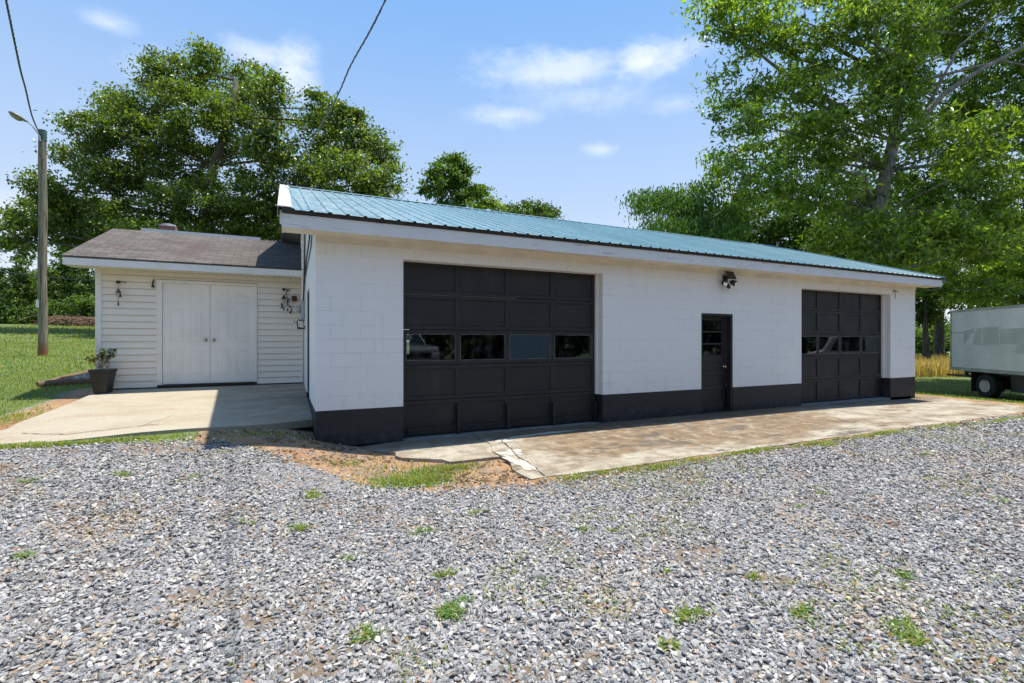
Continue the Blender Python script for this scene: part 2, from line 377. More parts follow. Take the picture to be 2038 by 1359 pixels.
def f_ground(g):
    p = g.geo(); gr = g.attr('grass', 'Fac'); di = g.attr('dirt', 'Fac')
    v = g.vor(p, 34, out=1); vd = g.vor(p, 34, 'DISTANCE_TO_EDGE')
    spv = g.n('ShaderNodeSeparateColor'); g.put(spv.inputs[0], v)
    gc = g.mix(spv.outputs[0], (.13, .135, .145), (.36, .36, .37)); gc = g.mix(g.ss(spv.outputs[1], .86, .92), gc, (.36, .25, .16))
    gc = g.mix(g.ss(vd, .10, .0), gc, (.035, .033, .032)); gc = g.mix(g.ss(g.noise(p, 1.4, 5, .7), .50, .60, 0, .8), gc, (.17, .115, .065))
    n = g.noise(p, 1.3, 6, .65); n2 = g.noise(p, 14, 5, .7)
    dc = g.mix(g.ss(n, .35, .65), (.30, .155, .068), (.38, .235, .125)); dc = g.mix(g.m('MULTIPLY', g.ss(g.noise(p, 3.5, 6, .75), .46, .62), .7), dc, (.20, .14, .095)); dc = g.mix(g.m('MULTIPLY', g.ss(n2, .52, .66), .7), dc, (.11, .07, .045))
    dc = g.mix(g.ss(g.noise(p, 60, 3, .8), .62, .70), dc, (.40, .37, .34))
    lc = g.mix(g.ss(n, .3, .7), (.060, .105, .018), (.115, .165, .030)); lc = g.mix(g.ss(n2, .4, .8), lc, (.16, .17, .05))
    lc = g.mix(g.ss(g.noise(p, .35, 4), .60, .75), lc, (.20, .18, .07))
    jit = g.m('MULTIPLY', g.m('SUBTRACT', g.noise(p, 6, 5, .7), .5), .9)
    c = g.mix(g.ss(g.m('ADD', di, jit), .40, .60), gc, dc); c = g.mix(g.ss(g.m('ADD', gr, jit), .40, .60), c, lc)
    return pbsdf(g, c, .95, g.bump(g.m('ADD', g.m('MULTIPLY', vd, 1.2), n2), .6, .02))
M['ground'] = mat('ground_mix', f_ground)
def f_stone(g):
    p = g.geo(); c = g.attr('col'); n = g.noise(p, 160, 4, .7)
    st = g.noise(g.mapv(p, (90, 220, 90), rot=(.4, .6, .2)), 1, 3, .6)
    c = g.mix(g.ss(n, .3, .7, .0, .30), c, (.55, .55, .56)); c = g.mix(g.ss(st, .55, .7, 0, .45), c, (.10, .10, .11))
    return pbsdf(g, c, .75, g.bump(n, .35, .003))
M['stone'] = mat('crushed_stone', f_stone)
def f_leaf(rough=.36, trans=.42, tint=(1.25, 1.35, .35)):
    def f(g):
        c = g.attr('col'); b = pbsdf(g, c, rough, spec=.55)
        t = g.n('ShaderNodeBsdfTranslucent'); g.put(t.inputs[0], g.mix(1, c, (1.5*tint[0], 1.5*tint[1], 1.5*tint[2]), 'MULTIPLY'))
        m = g.n('ShaderNodeMixShader'); m.inputs[0].default_value = trans
        g.nt.links.new(b, m.inputs[1]); g.nt.links.new(t.outputs[0], m.inputs[2]); return m.outputs[0]
    return f
M['leaf'] = mat('leaf', f_leaf()); M['leaf_soft'] = mat('leaf_soft', f_leaf(.6, .35)); M['grass'] = mat('grass_blade', f_leaf(.55, .4))
def f_bark(a, b):
    def f(g):
        p = g.geo(); n = g.noise(g.mapv(p, (5, 5, 1.2)), 2.2, 6, .7)
        return pbsdf(g, g.mix(g.ss(n, .35, .65), a, b), .9, g.bump(n, .7, .04))
    return f
M['bark'] = mat('dark_bark', f_bark((.045, .036, .028), (.13, .11, .09))); M['bark_pale'] = mat('pale_bark', f_bark((.13, .115, .10), (.36, .33, .30)))
def f_pole(g):
    p = g.geo(); sp = g.n('ShaderNodeSeparateXYZ'); g.put(sp.inputs[0], p); n = g.noise(g.mapv(p, (16, 16, .8)), 1.4, 6, .7)
    c = g.mix(g.ss(n, .36, .62), (.095, .070, .045), (.31, .27, .20)); c = g.mix(g.m('MULTIPLY', g.ss(g.noise(p, 1.7, 4), .48, .68), .4), c, (.13, .17, .10))
    c = g.mix(g.ss(sp.outputs[2], 8.75, 8.85), c, (.06, .13, .11)); c = g.mix(g.ss(sp.outputs[2], 1.75, 1.15), c, (.27, .11, .05))
    return pbsdf(g, c, .9, g.bump(n, .5, .02))
M['pole'] = mat('weathered_pole_wood', f_pole)
M['cable'] = plain('cable_rubber', (.06, .065, .07), .5)
M['truck_white'] = plain('truck_box_paint', (.76, .72, .69), .42, var=.10, scale=1.2)
M['truck_mark'] = plain('faded_truck_marking', (.53, .53, .49), .5, var=.12, scale=3)
M['tyre'] = plain('rubber_tyre', (.008, .008, .008), .8)
M['rim'] = plain('dull_white_rim', (.48, .42, .38), .5)
M['silver'] = plain('silver_car_paint', (.42, .41, .40), .25, .5, var=.03)
M['carblue'] = plain('pale_blue_car_paint', (.45, .55, .60), .25, 0, var=.03)
M['pot'] = plain('black_plastic_pot', (.022, .021, .020), .45, var=.1)
M['soil'] = plain('soil', (.05, .035, .025), .95)
M['pale_yellow'] = plain('pale_yellow_matt', (.75, .75, .45), .7)
M['inside'] = plain('garage_interior_grey', (.20, .20, .19), .9)
M['timber'] = plain('treated_timber', (.17, .105, .065), .85, var=.35, scale=12, bump=.4)

# ------------------------------------------------------------------ ground
def slab_z(x, y): return .095 + .032*y - .075*sstep((x-9.5)/6)          # drive apron top
def walk_z(x, y): return .39 + (y-.5)*.0795                            # side walk top
def wk_left(y): return np.interp(y, [.4, .9, 1.4, 2.6, 3.8, 9], [-4.45, -4.1, -3.87, -3.66, -3.52, -3.52])
def H(x, y):
    x = np.asarray(x, float); y = np.asarray(y, float)
    h = .345*sstep((1.1-x)/2.0)*sstep((y+3.6)/4.0)
    sx = sstep((2-x)/6)
    up = .075*np.clip(y-.5, 0, 4) + .040*np.clip(y-4.5, 0, 10.5) + .055*np.clip(y-15, 0, 60)
    h = h + up*np.maximum(sx, sstep((y-12)/10)*sstep((14-x)/16))
    h = h - .36*sstep((x-16.3)/4.5)*sstep((y+7)/5) + .012*np.clip(y-14, 0, 80)*sstep((x-14)/10)
    ap = (x > 1.0) & (x < 16.4) & (y > -2.36) & (y < .4)
    bd = (x > 2.2) & (x < 17) & (y <= -2.36) & (y > -3.2)
    h = np.where(bd, np.maximum(h, slab_z(x, -2.42)-.010), h)
    h = np.where(ap, np.minimum(h, slab_z(x, y)-.035), h)
    inb = (x > .1) & (x < 15.3) & (y > .1) & (y < 9.4)
    h = np.where(inb, -.15, h)
    und = (x > wk_left(y)+.07) & (x < -.02) & (y > .62) & (y < 9)
    h = np.where(und, np.minimum(h, walk_z(x, y)-.14), h)
    h = h + .025*(vnoise(x, y, 1.7, 3)-.5) + .012*(vnoise(x, y, .45, 4)-.5)
    return h
def gravel_edge(x):
    """gravel lies where y is below this"""
    return np.interp(x, [-30, -4.2, -2.4, -1.2, -.3, .45, 1.1, 2.0, 13, 16, 18, 40], [.2, .25, .2, -.15, -1.05, -1.85, -2.3, -2.52, -2.55, -2.7, -3.1, -3.1])
def masks(x, y):
    e = gravel_edge(x); grav = (y < e) & (y > -15) & (x > -16) & (x < 40)
    grass = np.where(grav, 0.0, 1.0)
    dirt = np.zeros_like(x)
    near = (x > -1.5) & (x < 2.4) & (y >= e) & (y < .9)
    grass = np.where(near, 0, grass); dirt = np.where(near, 1, dirt)
    edge = (x >= -.5) & (x < 16.8) & (y >= e-.12) & (y < -1)
    dirt = np.where(edge, .8, dirt); grass = np.where(edge, .15, grass)
    dl = wk_left(y)-x; lf = (dl > -.3) & (dl < .8) & (y > .3) & (y < 5)
    dirt = np.where(lf, 1-.8*np.clip((dl-.15)/.5, 0, 1), dirt); grass = np.where(lf, np.clip((dl-.2)/.5, 0, 1)*.8, grass)
    rf = (x > 16.2) & (x < 16.9) & (y > -3) & (y < 1.5); dirt = np.where(rf, .8, dirt); grass = np.where(rf, .1, grass)
    for (cx, cy, rx, ry, s) in ((.95, -1.85, .55, .35, .9), (1.35, -1.55, .5, .2, .7), (-2.7, .33, 1.1, .16, 1), (6.1, -2.52, 1.2, .1, .7), (9.5, -2.55, 1.6, .1, .6)):
        d = ((x-cx)/rx)**2 + ((y-cy)/ry)**2
        grass = np.maximum(grass, s*np.clip(1.3-d, 0, 1))
    return grass, dirt
def axis(segs):
    out = []
    for a, b, s in segs: out += list(np.arange(a, b-1e-6, s))
    out.append(segs[-1][1]); return np.array(out)
gx = axis([(-400, -100, 30), (-100, -30, 5), (-30, -8, .8), (-8, 18, .1), (18, 40, .8), (40, 110, 5), (110, 400, 30)])
gy = axis([(-300, -60, 30), (-60, -16, 4), (-16, -8, .8), (-8, 6, .1), (6, 30, .6), (30, 90, 4), (90, 400, 30)])
GX, GY = np.meshgrid(gx, gy); GZ = H(GX, GY)
nx_, ny_ = len(gx), len(gy)
V = np.stack([GX, GY, GZ], -1).reshape(-1, 3).astype(np.float32)
i = np.arange(nx_-1)[None, :] + np.arange(ny_-1)[:, None]*nx_
Q = np.stack([i, i+1, i+1+nx_, i+nx_], -1).reshape(-1, 4).astype(np.int32)
me = bpy.data.meshes.new('ground'); me.vertices.add(len(V)); me.vertices.foreach_set('co', V.reshape(-1))
me.loops.add(Q.size); me.loops.foreach_set('vertex_index', Q.reshape(-1)); me.polygons.add(len(Q)); me.polygons.foreach_set('loop_start', np.arange(len(Q), dtype=np.int32)*4)
me.polygons.foreach_set('use_smooth', np.ones(len(Q), dtype=bool))
mg, md = masks(V[:, 0].astype(float), V[:, 1].astype(float))
for nm, arr in (('grass', mg), ('dirt', md)):
    a = me.attributes.new(nm, 'FLOAT', 'POINT'); a.data.foreach_set('value', arr.astype(np.float32))
me.update(calc_edges=True)
tag(link('ground', me, M['ground']), kind='structure')

def sheet(name, poly_fn, xs, ys, zf, thick, m):
    """grid sheet clipped by inside test, with skirt"""
    mb = MB(); idx = {}
    def vid(a, b, low):
        k = (a, b, low)
        if k not in idx:
            x, y = poly_fn(xs[a], ys[b]); idx[k] = len(mb.v); mb.v.append((x, y, float(zf(x, y)) - (thick if low else 0)))
        return idx[k]
    A, B = len(xs), len(ys)
    for a in range(A-1):
        for b in range(B-1): mb.f.append((vid(a, b, 0), vid(a+1, b, 0), vid(a+1, b+1, 0), vid(a, b+1, 0)))
    for a in range(A-1):
        mb.f.append((vid(a, 0, 1), vid(a+1, 0, 1), vid(a+1, 0, 0), vid(a, 0, 0))); mb.f.append((vid(a+1, B-1, 1), vid(a, B-1, 1), vid(a, B-1, 0), vid(a+1, B-1, 0)))
    for b in range(B-1):
        mb.f.append((vid(0, b+1, 1), vid(0, b, 1), vid(0, b, 0), vid(0, b+1, 0))); mb.f.append((vid(A-1, b, 1), vid(A-1, b+1, 1), vid(A-1, b+1, 0), vid(A-1, b, 0)))
    return mb.build(name, m)
def ap_shape(x, y):
    s = (y+2.42)/2.42
    if x < 2.3: x = 2.12 + .30*s + .05*math.sin(y*7)
    if x > 16.2: x = 16.25 + .12*math.sin(y*3)
    if y < -2.4: y = -2.42 - .02*math.sin(x*2.3) - .28*float(sstep((x-11)/5)) + .015*math.sin(x*11)
    return x, y
apron = sheet('concrete_apron', ap_shape, np.linspace(2.2, 16.3, 60), np.linspace(-2.42, -.001, 12), slab_z, .16, M['apron'])
tag(apron, kind='structure')
def old_shape(x, y):
    s = -y/1.3
    x0 = .55 + .9*s**1.2 + .12*math.sin(y*9); x1 = 2.44 - .30*(-y)/2.42 + .05*math.sin(y*7)
    return x0 + (x-0)*(x1-x0), y
tag(sheet('concrete_strip', old_shape, np.linspace(0, 1, 14), np.linspace(-1.35, -.001, 10), lambda x, y: slab_z(x, y)-.012-.05*max(0, (1.1-x)), .1, M['apron']), kind='structure')
def wk_shape(x, y):
    xl = float(wk_left(y)); x = xl + (x+3.8)/3.797*(-.003-xl)
    if y < .52: y = .55 + .03*math.sin(x*3) + .10*float(sstep((x+1)/1))
    return x, y
walk = sheet('concrete_walk', wk_shape, np.linspace(-3.8, -.003, 26), np.linspace(.5, 4.13, 20), lambda x, y: walk_z(x, y) - .05*max(0, -x-2.2)*(4.1-y)/3.6, .11, M['walk'])
tag(walk, kind='structure')
# patches and cracks lying on the apron
def blob(cx, cy, rx, ry, seed, rot=0, n=60):
    rr = random.Random(seed); ph = [rr.uniform(0, 6.3) for _ in range(5)]; pts = []
    for k in range(n):
        t = 2*math.pi*k/n; r = 1 + .22*math.sin(2*t+ph[0]) + .18*math.sin(3*t+ph[1]) + .14*math.sin(5*t+ph[2]) + .12*math.sin(9*t+ph[3]) + .08*math.sin(14*t+ph[4])
        x = rx*r*math.cos(t); y = ry*r*math.sin(t); pts.append((cx+x*math.cos(rot)-y*math.sin(rot), cy+x*math.sin(rot)+y*math.cos(rot)))
    return pts
pm = MB()
for (cx, cy, rx, ry, sd, ro) in ((3.35, -.42, .62, .07, 3, .10), (2.62, -.62, .16, .09, 5, .3), (2.44, -1.28, .15, .17, 8, .2), (2.33, -1.82, .09, .38, 9, .05)):
    pts = blob(cx, cy, rx, ry, sd, ro); c = (cx, cy, float(slab_z(cx, cy))+.006); b = len(pm.v)
    pm.v.append(c); pm.v += [(x, y, float(slab_z(x, y))+.005) for x, y in pts]
    pm.f += [(b, b+1+k, b+1+(k+1) % len(pts)) for k in range(len(pts))]
tag(pm.build('mortar_patch', M['patch']), 'pale mortar patches smeared over the broken corner of the stained apron', 'patch')
def crack(mb, pts, w, zf, seed=1):
    rr = random.Random(seed); P2 = []
    for (a, b) in zip(pts[:-1], pts[1:]):
        n = max(2, int(math.dist(a, b)/.06))
        for k in range(n): s = k/n; P2.append((a[0]+(b[0]-a[0])*s+rr.uniform(-.018, .018), a[1]+(b[1]-a[1])*s+rr.uniform(-.018, .018)))
    P2.append(pts[-1])
    for a, b in zip(P2[:-1], P2[1:]):
        d = Vector((b[0]-a[0], b[1]-a[1])); d.normalize(); nn_ = Vector((-d.y, d.x))*w*rr.uniform(.4, 1)*.5
        mb.face([(x, y, float(zf(x, y))+.0075) for x, y in ((a[0]-nn_.x, a[1]-nn_.y), (b[0]-nn_.x, b[1]-nn_.y), (b[0]+nn_.x, b[1]+nn_.y), (a[0]+nn_.x, a[1]+nn_.y))])
cm = MB()
crack(cm, [(2.60, -.60), (2.52, -1.1), (2.44, -1.5), (2.42, -2.0), (2.36, -2.38)], .018, slab_z, 2)
crack(cm, [(5.0, -.1), (5.25, -.9), (5.15, -1.6), (5.3, -2.4)], .012, slab_z, 3)
crack(cm, [(2.45, -.50), (3.2, -.32), (4.3, -.33), (4.9, -.12)], .014, slab_z, 6)
crack(cm, [(10.2, -.12), (10.6, -.8), (10.9, -1.5), (11.5, -2.5)], .025, slab_z, 4)
crack(cm, [(8.5, -.12), (8.3, -1.2), (8.45, -2.4)], .012, slab_z, 9)
crack(cm, [(13.8, -.05), (14.2, -.6), (16.1, -1.4)], .02, slab_z, 5)
cm.build('crack', M['crack'], apron)
cm = MB(); wz = lambda x, y: walk_z(x, y) - .05*max(0, -x-2.2)*(4.1-y)/3.6
crack(cm, [(-3.5, 1.15), (-3.0, .85), (-2.5, .88), (-2.0, .95)], .016, wz, 7); crack(cm, [(-1.9, 1.5), (-2.1, 1.1), (-2.2, .8)], .008, wz, 8)
cm.build('crack', M['crack'], walk)
# earth bank and leaf litter under the walk edge comes from the ground sheet

# ------------------------------------------------------------------ gravel stones (stuff)
def stones(name, X, Y, size, sink, flat=(.35, .75), seed=1):
    r = np.random.default_rng(seed); n = len(X)
    ph = (1+5**.5)/2
    ico = unit(np.array([(-1,ph,0),(1,ph,0),(-1,-ph,0),(1,-ph,0),(0,-1,ph),(0,1,ph),(0,-1,-ph),(0,1,-ph),(ph,0,-1),(ph,0,1),(-ph,0,-1),(-ph,0,1)], float))
    tri = [(0,11,5),(0,5,1),(0,1,7),(0,7,10),(0,10,11),(1,5,9),(5,11,4),(11,10,2),(10,7,6),(7,1,8),(3,9,4),(3,4,2),(3,2,6),(3,6,8),(3,8,9),(4,9,5),(2,4,11),(6,2,10),(8,6,7),(9,8,1)]
    B = ico[None]*r.uniform(.55, 1.38, (n, 12, 1))
    B = B*np.stack([np.ones(n)*1.12, r.uniform(.42, .85, n), r.uniform(*flat, n)*.72], -1)[:, None, :]*(size*.5)[:, None, None]
    az_ = r.uniform(0, 2*np.pi, n); tx = r.normal(0, .48, n); ty = r.normal(0, .48, n)
    def rotm(a, ax):
        c, s = np.cos(a), np.sin(a); m = np.zeros((n, 3, 3)); i, j = [(1, 2), (2, 0), (0, 1)][ax]
        m[:, ax, ax] = 1; m[:, i, i] = c; m[:, j, j] = c; m[:, i, j] = -s; m[:, j, i] = s; return m
    Rm = rotm(az_, 2) @ rotm(tx, 0) @ rotm(ty, 1)
    B = np.einsum('nij,nkj->nki', Rm, B)
    Z = H(X, Y) + size*r.uniform(.0, .45, n) - sink
    B += np.stack([X, Y, Z], -1)[:, None, :]
    pal = np.array([(.33,.325,.325),(.235,.235,.24),(.145,.15,.16),(.44,.43,.42),(.56,.54,.51),(.27,.235,.195),(.40,.325,.24),(.38,.17,.08),(.075,.078,.085)])
    c = pal[r.choice(9, n, p=[.23,.19,.16,.155,.09,.06,.04,.005,.07])]*np.array([.93, .905, .87])*r.uniform(.78, 1.18, (n, 1))
    tan = (vnoise(X, Y, .8, 21)*.6+vnoise(X, Y, .25, 22)*.4 > .64) & (r.random(n) < .45)
    c[tan] = np.array([(.34,.25,.16),(.27,.20,.13),(.42,.34,.24)])[r.integers(0, 3, int(tan.sum()))]*r.uniform(.8, 1.15, (int(tan.sum()), 1))
    return np_mesh(name, B, 12, M['stone'], col=c, tri=tri)
def scatter(spacing, t0, t1, umax, seed, dens=None):
    r = np.random.default_rng(seed)
    m = int((2*umax*t1+2)*(t1+1)/spacing**2*0+1)
    area = umax*(t1*t1-t0*t0); n = int(area/spacing**2)
    t = np.sqrt(r.uniform(t0*t0, t1*t1, n)); u = r.uniform(-umax, umax, n)
    X = CAM[0] + t*(fw[0]+u*rt[0]); Y = CAM[1] + t*(fw[1]+u*rt[1])
    return X, Y, t
XX, YY, SS = [], [], []
for sp_, t0, t1, s0, s1 in ((.0185, 1.5, 3.6, .017, .052), (.0230, 3.6, 5.6, .020, .052), (.031, 5.6, 8.5, .028, .058), (.044, 8.5, 15, .038, .075)):
    X, Y, t = scatter(sp_, t0, t1, 1.28, int(t0*10))
    e = gravel_edge(X); keep = (Y < e + rng.normal(0, .10, len(X)))
    keep &= ~((X > 2.1) & (Y > -2.47) & (X < 16.3))
    # bare earth and thin spots
    thin = vnoise(X, Y, .9, 5)*.6 + vnoise(X, Y, .3, 6)*.4
    keep &= (thin < .70) | (rng.random(len(X)) < .45)
    dd = ((X-.2)**2/.9 + (Y+1.5)**2/.25); keep &= (dd > 1) | (rng.random(len(X)) < .25)
    XX.append(X[keep]); YY.append(Y[keep]); SS.append((s0+(s1-s0)*rng.beta(1.6, 2.6, len(X)))[keep])
# sparse gravel on the dirt patch
n = 11000; X = rng.uniform(-1.6, 2.2, n); Y = rng.uniform(-2.4, .5, n)
k = (Y > gravel_edge(X)) & (rng.random(n) < np.clip(vnoise(X, Y, .35, 9)*2.2-.35, 0, 1)) & ~((X > 2.05) & (Y > -2.45)) & ~((X > -.02) & (Y > -.04)) & ~((X < -.02) & (Y > .5))
k &= ~((X > .6) & (Y > -1.2) & (rng.random(n) < .75))
XX.append(X[k]); YY.append(Y[k]); SS.append(rng.uniform(.012, .03, k.sum()))
tag(stones('gravel', np.concatenate(XX), np.concatenate(YY), np.concatenate(SS), .004), kind='stuff')

# ------------------------------------------------------------------ grass and weeds
def blades(name, X, Y, Z, h, w, mat_, cols, seed=1, lean=.5, parent=None, origin=None):
    r = np.random.default_rng(seed); n = len(X)
    a = r.uniform(0, 2*np.pi, n); L = r.uniform(.15, 1, n)*lean
    d = np.stack([np.cos(a)*L, np.sin(a)*L, np.ones(n)], -1); d = unit(d)
    s = np.stack([-np.sin(a+r.normal(0, .5, n)), np.cos(a), np.zeros(n)], -1); s = unit(s)
    b = np.stack([X, Y, Z], -1); hh = (h*r.uniform(.5, 1.2, n))[:, None]; ww = (w*r.uniform(.6, 1.3, n))[:, None]
    drop = np.stack([np.cos(a)*L*.4, np.sin(a)*L*.4, -.12*L], -1)*hh
    V = np.stack([b-s*ww*.5, b+s*ww*.5, b+d*hh*.6+s*ww*.38, b+d*hh*.6-s*ww*.38, b+d*hh+drop], 1)
    c = np.array(cols)[r.integers(0, len(cols), n)]*r.uniform(.75, 1.25, (n, 1))
    co = V.reshape(-1, 3)
    # quad + tri as two passes: use triangles only
    tri = [(0, 1, 2), (0, 2, 3), (3, 2, 4)]
    return np_mesh(name, V, 5, mat_, parent, c, tri, origin)
GC = [(.075, .15, .018), (.10, .19, .022), (.15, .22, .03), (.07, .12, .02), (.20, .21, .05), (.24, .25, .06), (.30, .26, .10)]
def lawn_pts(n, x0, x1, y0, y1):
    X = rng.uniform(x0, x1, n); Y = rng.uniform(y0, y1, n); gm, dm = masks(X, Y)
    k = (gm + (vnoise(X, Y, .5, 2)-.5)*.5 > .6) & ~((X > -3.95) & (X < 15.6) & (Y > .6) & (Y < 9.8)); return X[k], Y[k]
A = [lawn_pts(42000, -11, -3.5, .3, 9), lawn_pts(42000, -22, -3, 9, 24), lawn_pts(16000, -34, 0, 24, 48), lawn_pts(26000, 16.4, 30, -3, 9), lawn_pts(14000, 16, 42, 9, 24)]
hs = [.075, .11, .17, .085, .13]; ws = [.010, .018, .04, .014, .03]
X = np.concatenate([a[0] for a in A]); Y = np.concatenate([a[1] for a in A])
hh = np.concatenate([np.full(len(a[0]), h) for a, h in zip(A, hs)]); ww = np.concatenate([np.full(len(a[0]), w) for a, w in zip(A, ws)])
tag(blades('lawn_grass', X, Y, H(X, Y)-.01, hh, ww, M['grass'], GC, 5, .9), kind='stuff')
# fringe grass and clover along the gravel
px_, py_ = [], []
for (cx, cy, rx, ry, n) in ((.95, -1.9, .50, .26, 1900), (1.45, -1.55, .45, .12, 900), (-2.8, .32, 1.2, .12, 2600), (-3.9, .3, .5, .14, 600), (3.1, -2.52, .7, .09, 700), (4.2, -2.6, 1.2, .16, 500), (7.2, -2.66, .3, .12, 380), (3.9, -2.6, .35, .10, 420), (-.6, .1, .6, .2, 260), (1.0, -1.5, .8, .5, 700),
                            (5.7, -2.54, .6, .09, 1100), (6.9, -2.55, .35, .08, 500), (8.6, -2.6, .8, .09, 1000), (10.6, -2.64, .6, .10, 700), (12.6, -2.78, 1.4, .12, 1100), (15, -2.8, 1.6, .1, 500), (4.6, -2.52, .3, .07, 160), (7.7, -2.55, .3, .05, 90), (-4.0, 2.2, .35, .9, 900), (2.6, -2.6, .3, .08, 120), (.3, -1.1, .3, .15, 160)):
    q = rng.normal(0, .5, (n, 2)); px_.append(cx+q[:, 0]*rx); py_.append(cy+q[:, 1]*ry)
X = np.concatenate(px_); Y = np.concatenate(py_)
k = ~((X > 2.1) & (X < 16.3) & (Y > -2.43)) & ~((Y > .53) & (X > wk_left(Y))) ; k &= (rng.random(len(X)) < .35+.9*vnoise(X, Y, .22, 8)); X, Y = X[k], Y[k]
tag(blades('fringe_grass', X, Y, H(X, Y), .055, .011, M['grass'], [(.13, .22, .02), (.20, .27, .03), (.10, .17, .02), (.28, .27, .06), (.34, .28, .12)], 6, 1.3), kind='stuff')
# wheat-coloured meadow behind the truck
n = 26000; tt_ = rng.uniform(26, 40, n); uu_ = rng.uniform(.74, 1.5, n)
X = CAM[0] + tt_*(fw[0]+uu_*rt[0]); Y = CAM[1] + tt_*(fw[1]+uu_*rt[1])
tag(blades('tall_dry_grass', X, Y, H(X, Y), .95, .035, M['grass'], [(.40, .26, .12), (.50, .34, .17), (.34, .23, .11), (.24, .22, .09)], 8, .45), kind='stuff')

def litter(n, x0, x1, y0, y1, sd):
    r = np.random.default_rng(sd); X = r.uniform(x0, x1, n); Y = r.uniform(y0, y1, n); return X, Y
q1_, q2_, q3_ = litter(1500, -1.5, 1.3, -1.2, .5, 1), litter(700, 1.2, 2.2, -2.4, -.9, 2), litter(900, -.5, 16, -2.75, -2.45, 3)
X = np.concatenate([q1_[0], q2_[0], q3_[0]]); Y = np.concatenate([q1_[1], q2_[1], q3_[1]]); k = (Y > gravel_edge(X)-.25) & ~((X > -.02) & (Y > -.03)) & ~((X < -.02) & (Y > .52)) & ((vnoise(X, Y, .3, 12) > .42)); X, Y = X[k], Y[k]
r = np.random.default_rng(17); n = len(X); C = np.stack([X, Y, H(X, Y)+r.uniform(.006, .018, n)], -1)
d = unit(np.stack([r.normal(0, 1, n), r.normal(0, 1, n), r.normal(0, .25, n)], -1)); sd_ = unit(np.cross(d, np.array([0, 0, 1.])+r.normal(0, .3, (n, 3)))); L = r.uniform(.012, .045, n)[:, None]
tag(np_mesh('leaf_litter', np.stack([C-d*L, C+sd_*L*.45, C+d*L, C-sd_*L*.45], 1), 4, M['leaf_soft'], None, np.array([(.16, .085, .04), (.09, .055, .035), (.26, .17, .09), (.32, .24, .15)])[r.integers(0, 4, n)]), kind='stuff')

n = 26000; X, Y, t_ = scatter(.032, 1.6, 10.5, 1.2, 77); k = (Y < gravel_edge(X)+.1) & ~((X > 2.1) & (Y > -2.42) & (X < 16.3))
mk_ = vnoise(X, Y, 1.6, 31)*.40 + vnoise(X, Y, .42, 32)*.35 + vnoise(X, Y, .11, 33)*.25; k &= mk_ + .05*np.clip((X-.5)/3, 0, 1) > .715; X, Y = X[k], Y[k]
tag(blades('ground_cover', X, Y, H(X, Y)+.012, .022, .009, M['grass'], [(.20, .26, .03), (.15, .23, .03), (.30, .26, .07), (.26, .18, .08), (.11, .17, .02)], 16, 2.4), kind='stuff')

def to_ground(px, py):
    t = 1.5
    while t < 80:
        p = P(px, py, t)
        if p.z <= float(H(p.x, p.y)): break
        t += .02
    return p
WEEDS = [(905, 1215, .13, 150, 'spiky green weed rosette with runners in the mid-foreground gravel', 1), (1800, 1262, .17, 170, 'large ragged weed patch in the gravel at lower right', 1),
         (598, 1052, .13, 160, 'feathery dark green weed tuft in gravel left of centre', 0), (838, 1062, .11, 110, 'bright yellow-green weed tuft centred in front of the wide garage door', 0),
         (892, 1146, .11, 120, 'soft round weed tuft just above the spiky rosette', 0), (1378, 1226, .12, 90, 'loose weed tuft below the orange stones right of centre', 1),
         (1166, 1056, .08, 60, None, 0), (1215, 1058, .05, 40, None, 0), (725, 1265, .10, 60, None, 1), (690, 1115, .08, 50, None, 0), (955, 1020, .14, 60, None, 0), (620, 985, .22, 190, 'broad sparse weed patch below the bare orange dirt', 0),
         (485, 1040, .10, 40, None, 0), (1595, 1218, .12, 70, None, 1), (1500, 1150, .10, 40, None, 0), (1800, 1150, .08, 40, None, 1), (1330, 1142, .06, 25, None, 0), (240, 945, .14, 80, None, 0), (45, 1112, .10, 50, None, 1),
         (1640, 985, .12, 50, None, 0), (1840, 905, .14, 60, None, 0), (1590, 1010, .09, 30, None, 0), (1330, 1290, .08, 30, None, 1), (60, 960, .14, 70, None, 0), (1990, 1000, .12, 40, None, 0), (370, 955, .14, 50, None, 0)]
for j, (px, py, rr_, nb, lab, kind_) in enumerate(WEEDS):
    c = to_ground(px, py); r = np.random.default_rng(100+j); nb = int(nb*1.35); hub = np.cumsum(r.normal(0, .34, (7, 2)), 0); hub -= hub.mean(0); q = (hub[r.choice(7, nb, p=[.3,.2,.15,.12,.1,.08,.05])]*.75 + r.normal(0, .20, (nb, 2)))*np.array([1.15, .8])*rr_
    X = c.x+q[:, 0]; Y = c.y+q[:, 1]
    o = blades('weed_tuft', X, Y, H(X, Y)+.004, .036 if kind_ == 0 else .050, .008 if kind_ == 0 else .010, M['grass'], [(.13, .24, .02), (.20, .30, .03), (.09, .16, .02), (.32, .27, .08)] if j % 3 else [(.10, .22, .04), (.14, .25, .05), (.24, .26, .07)], 200+j, 2.2, origin=(c.x, c.y, c.z))
    o.location = c
    tag(o, lab or 'small sparse green weed tuft poking up through gray gravel', 'weed', None if lab else 'small weed tufts in the gravel')

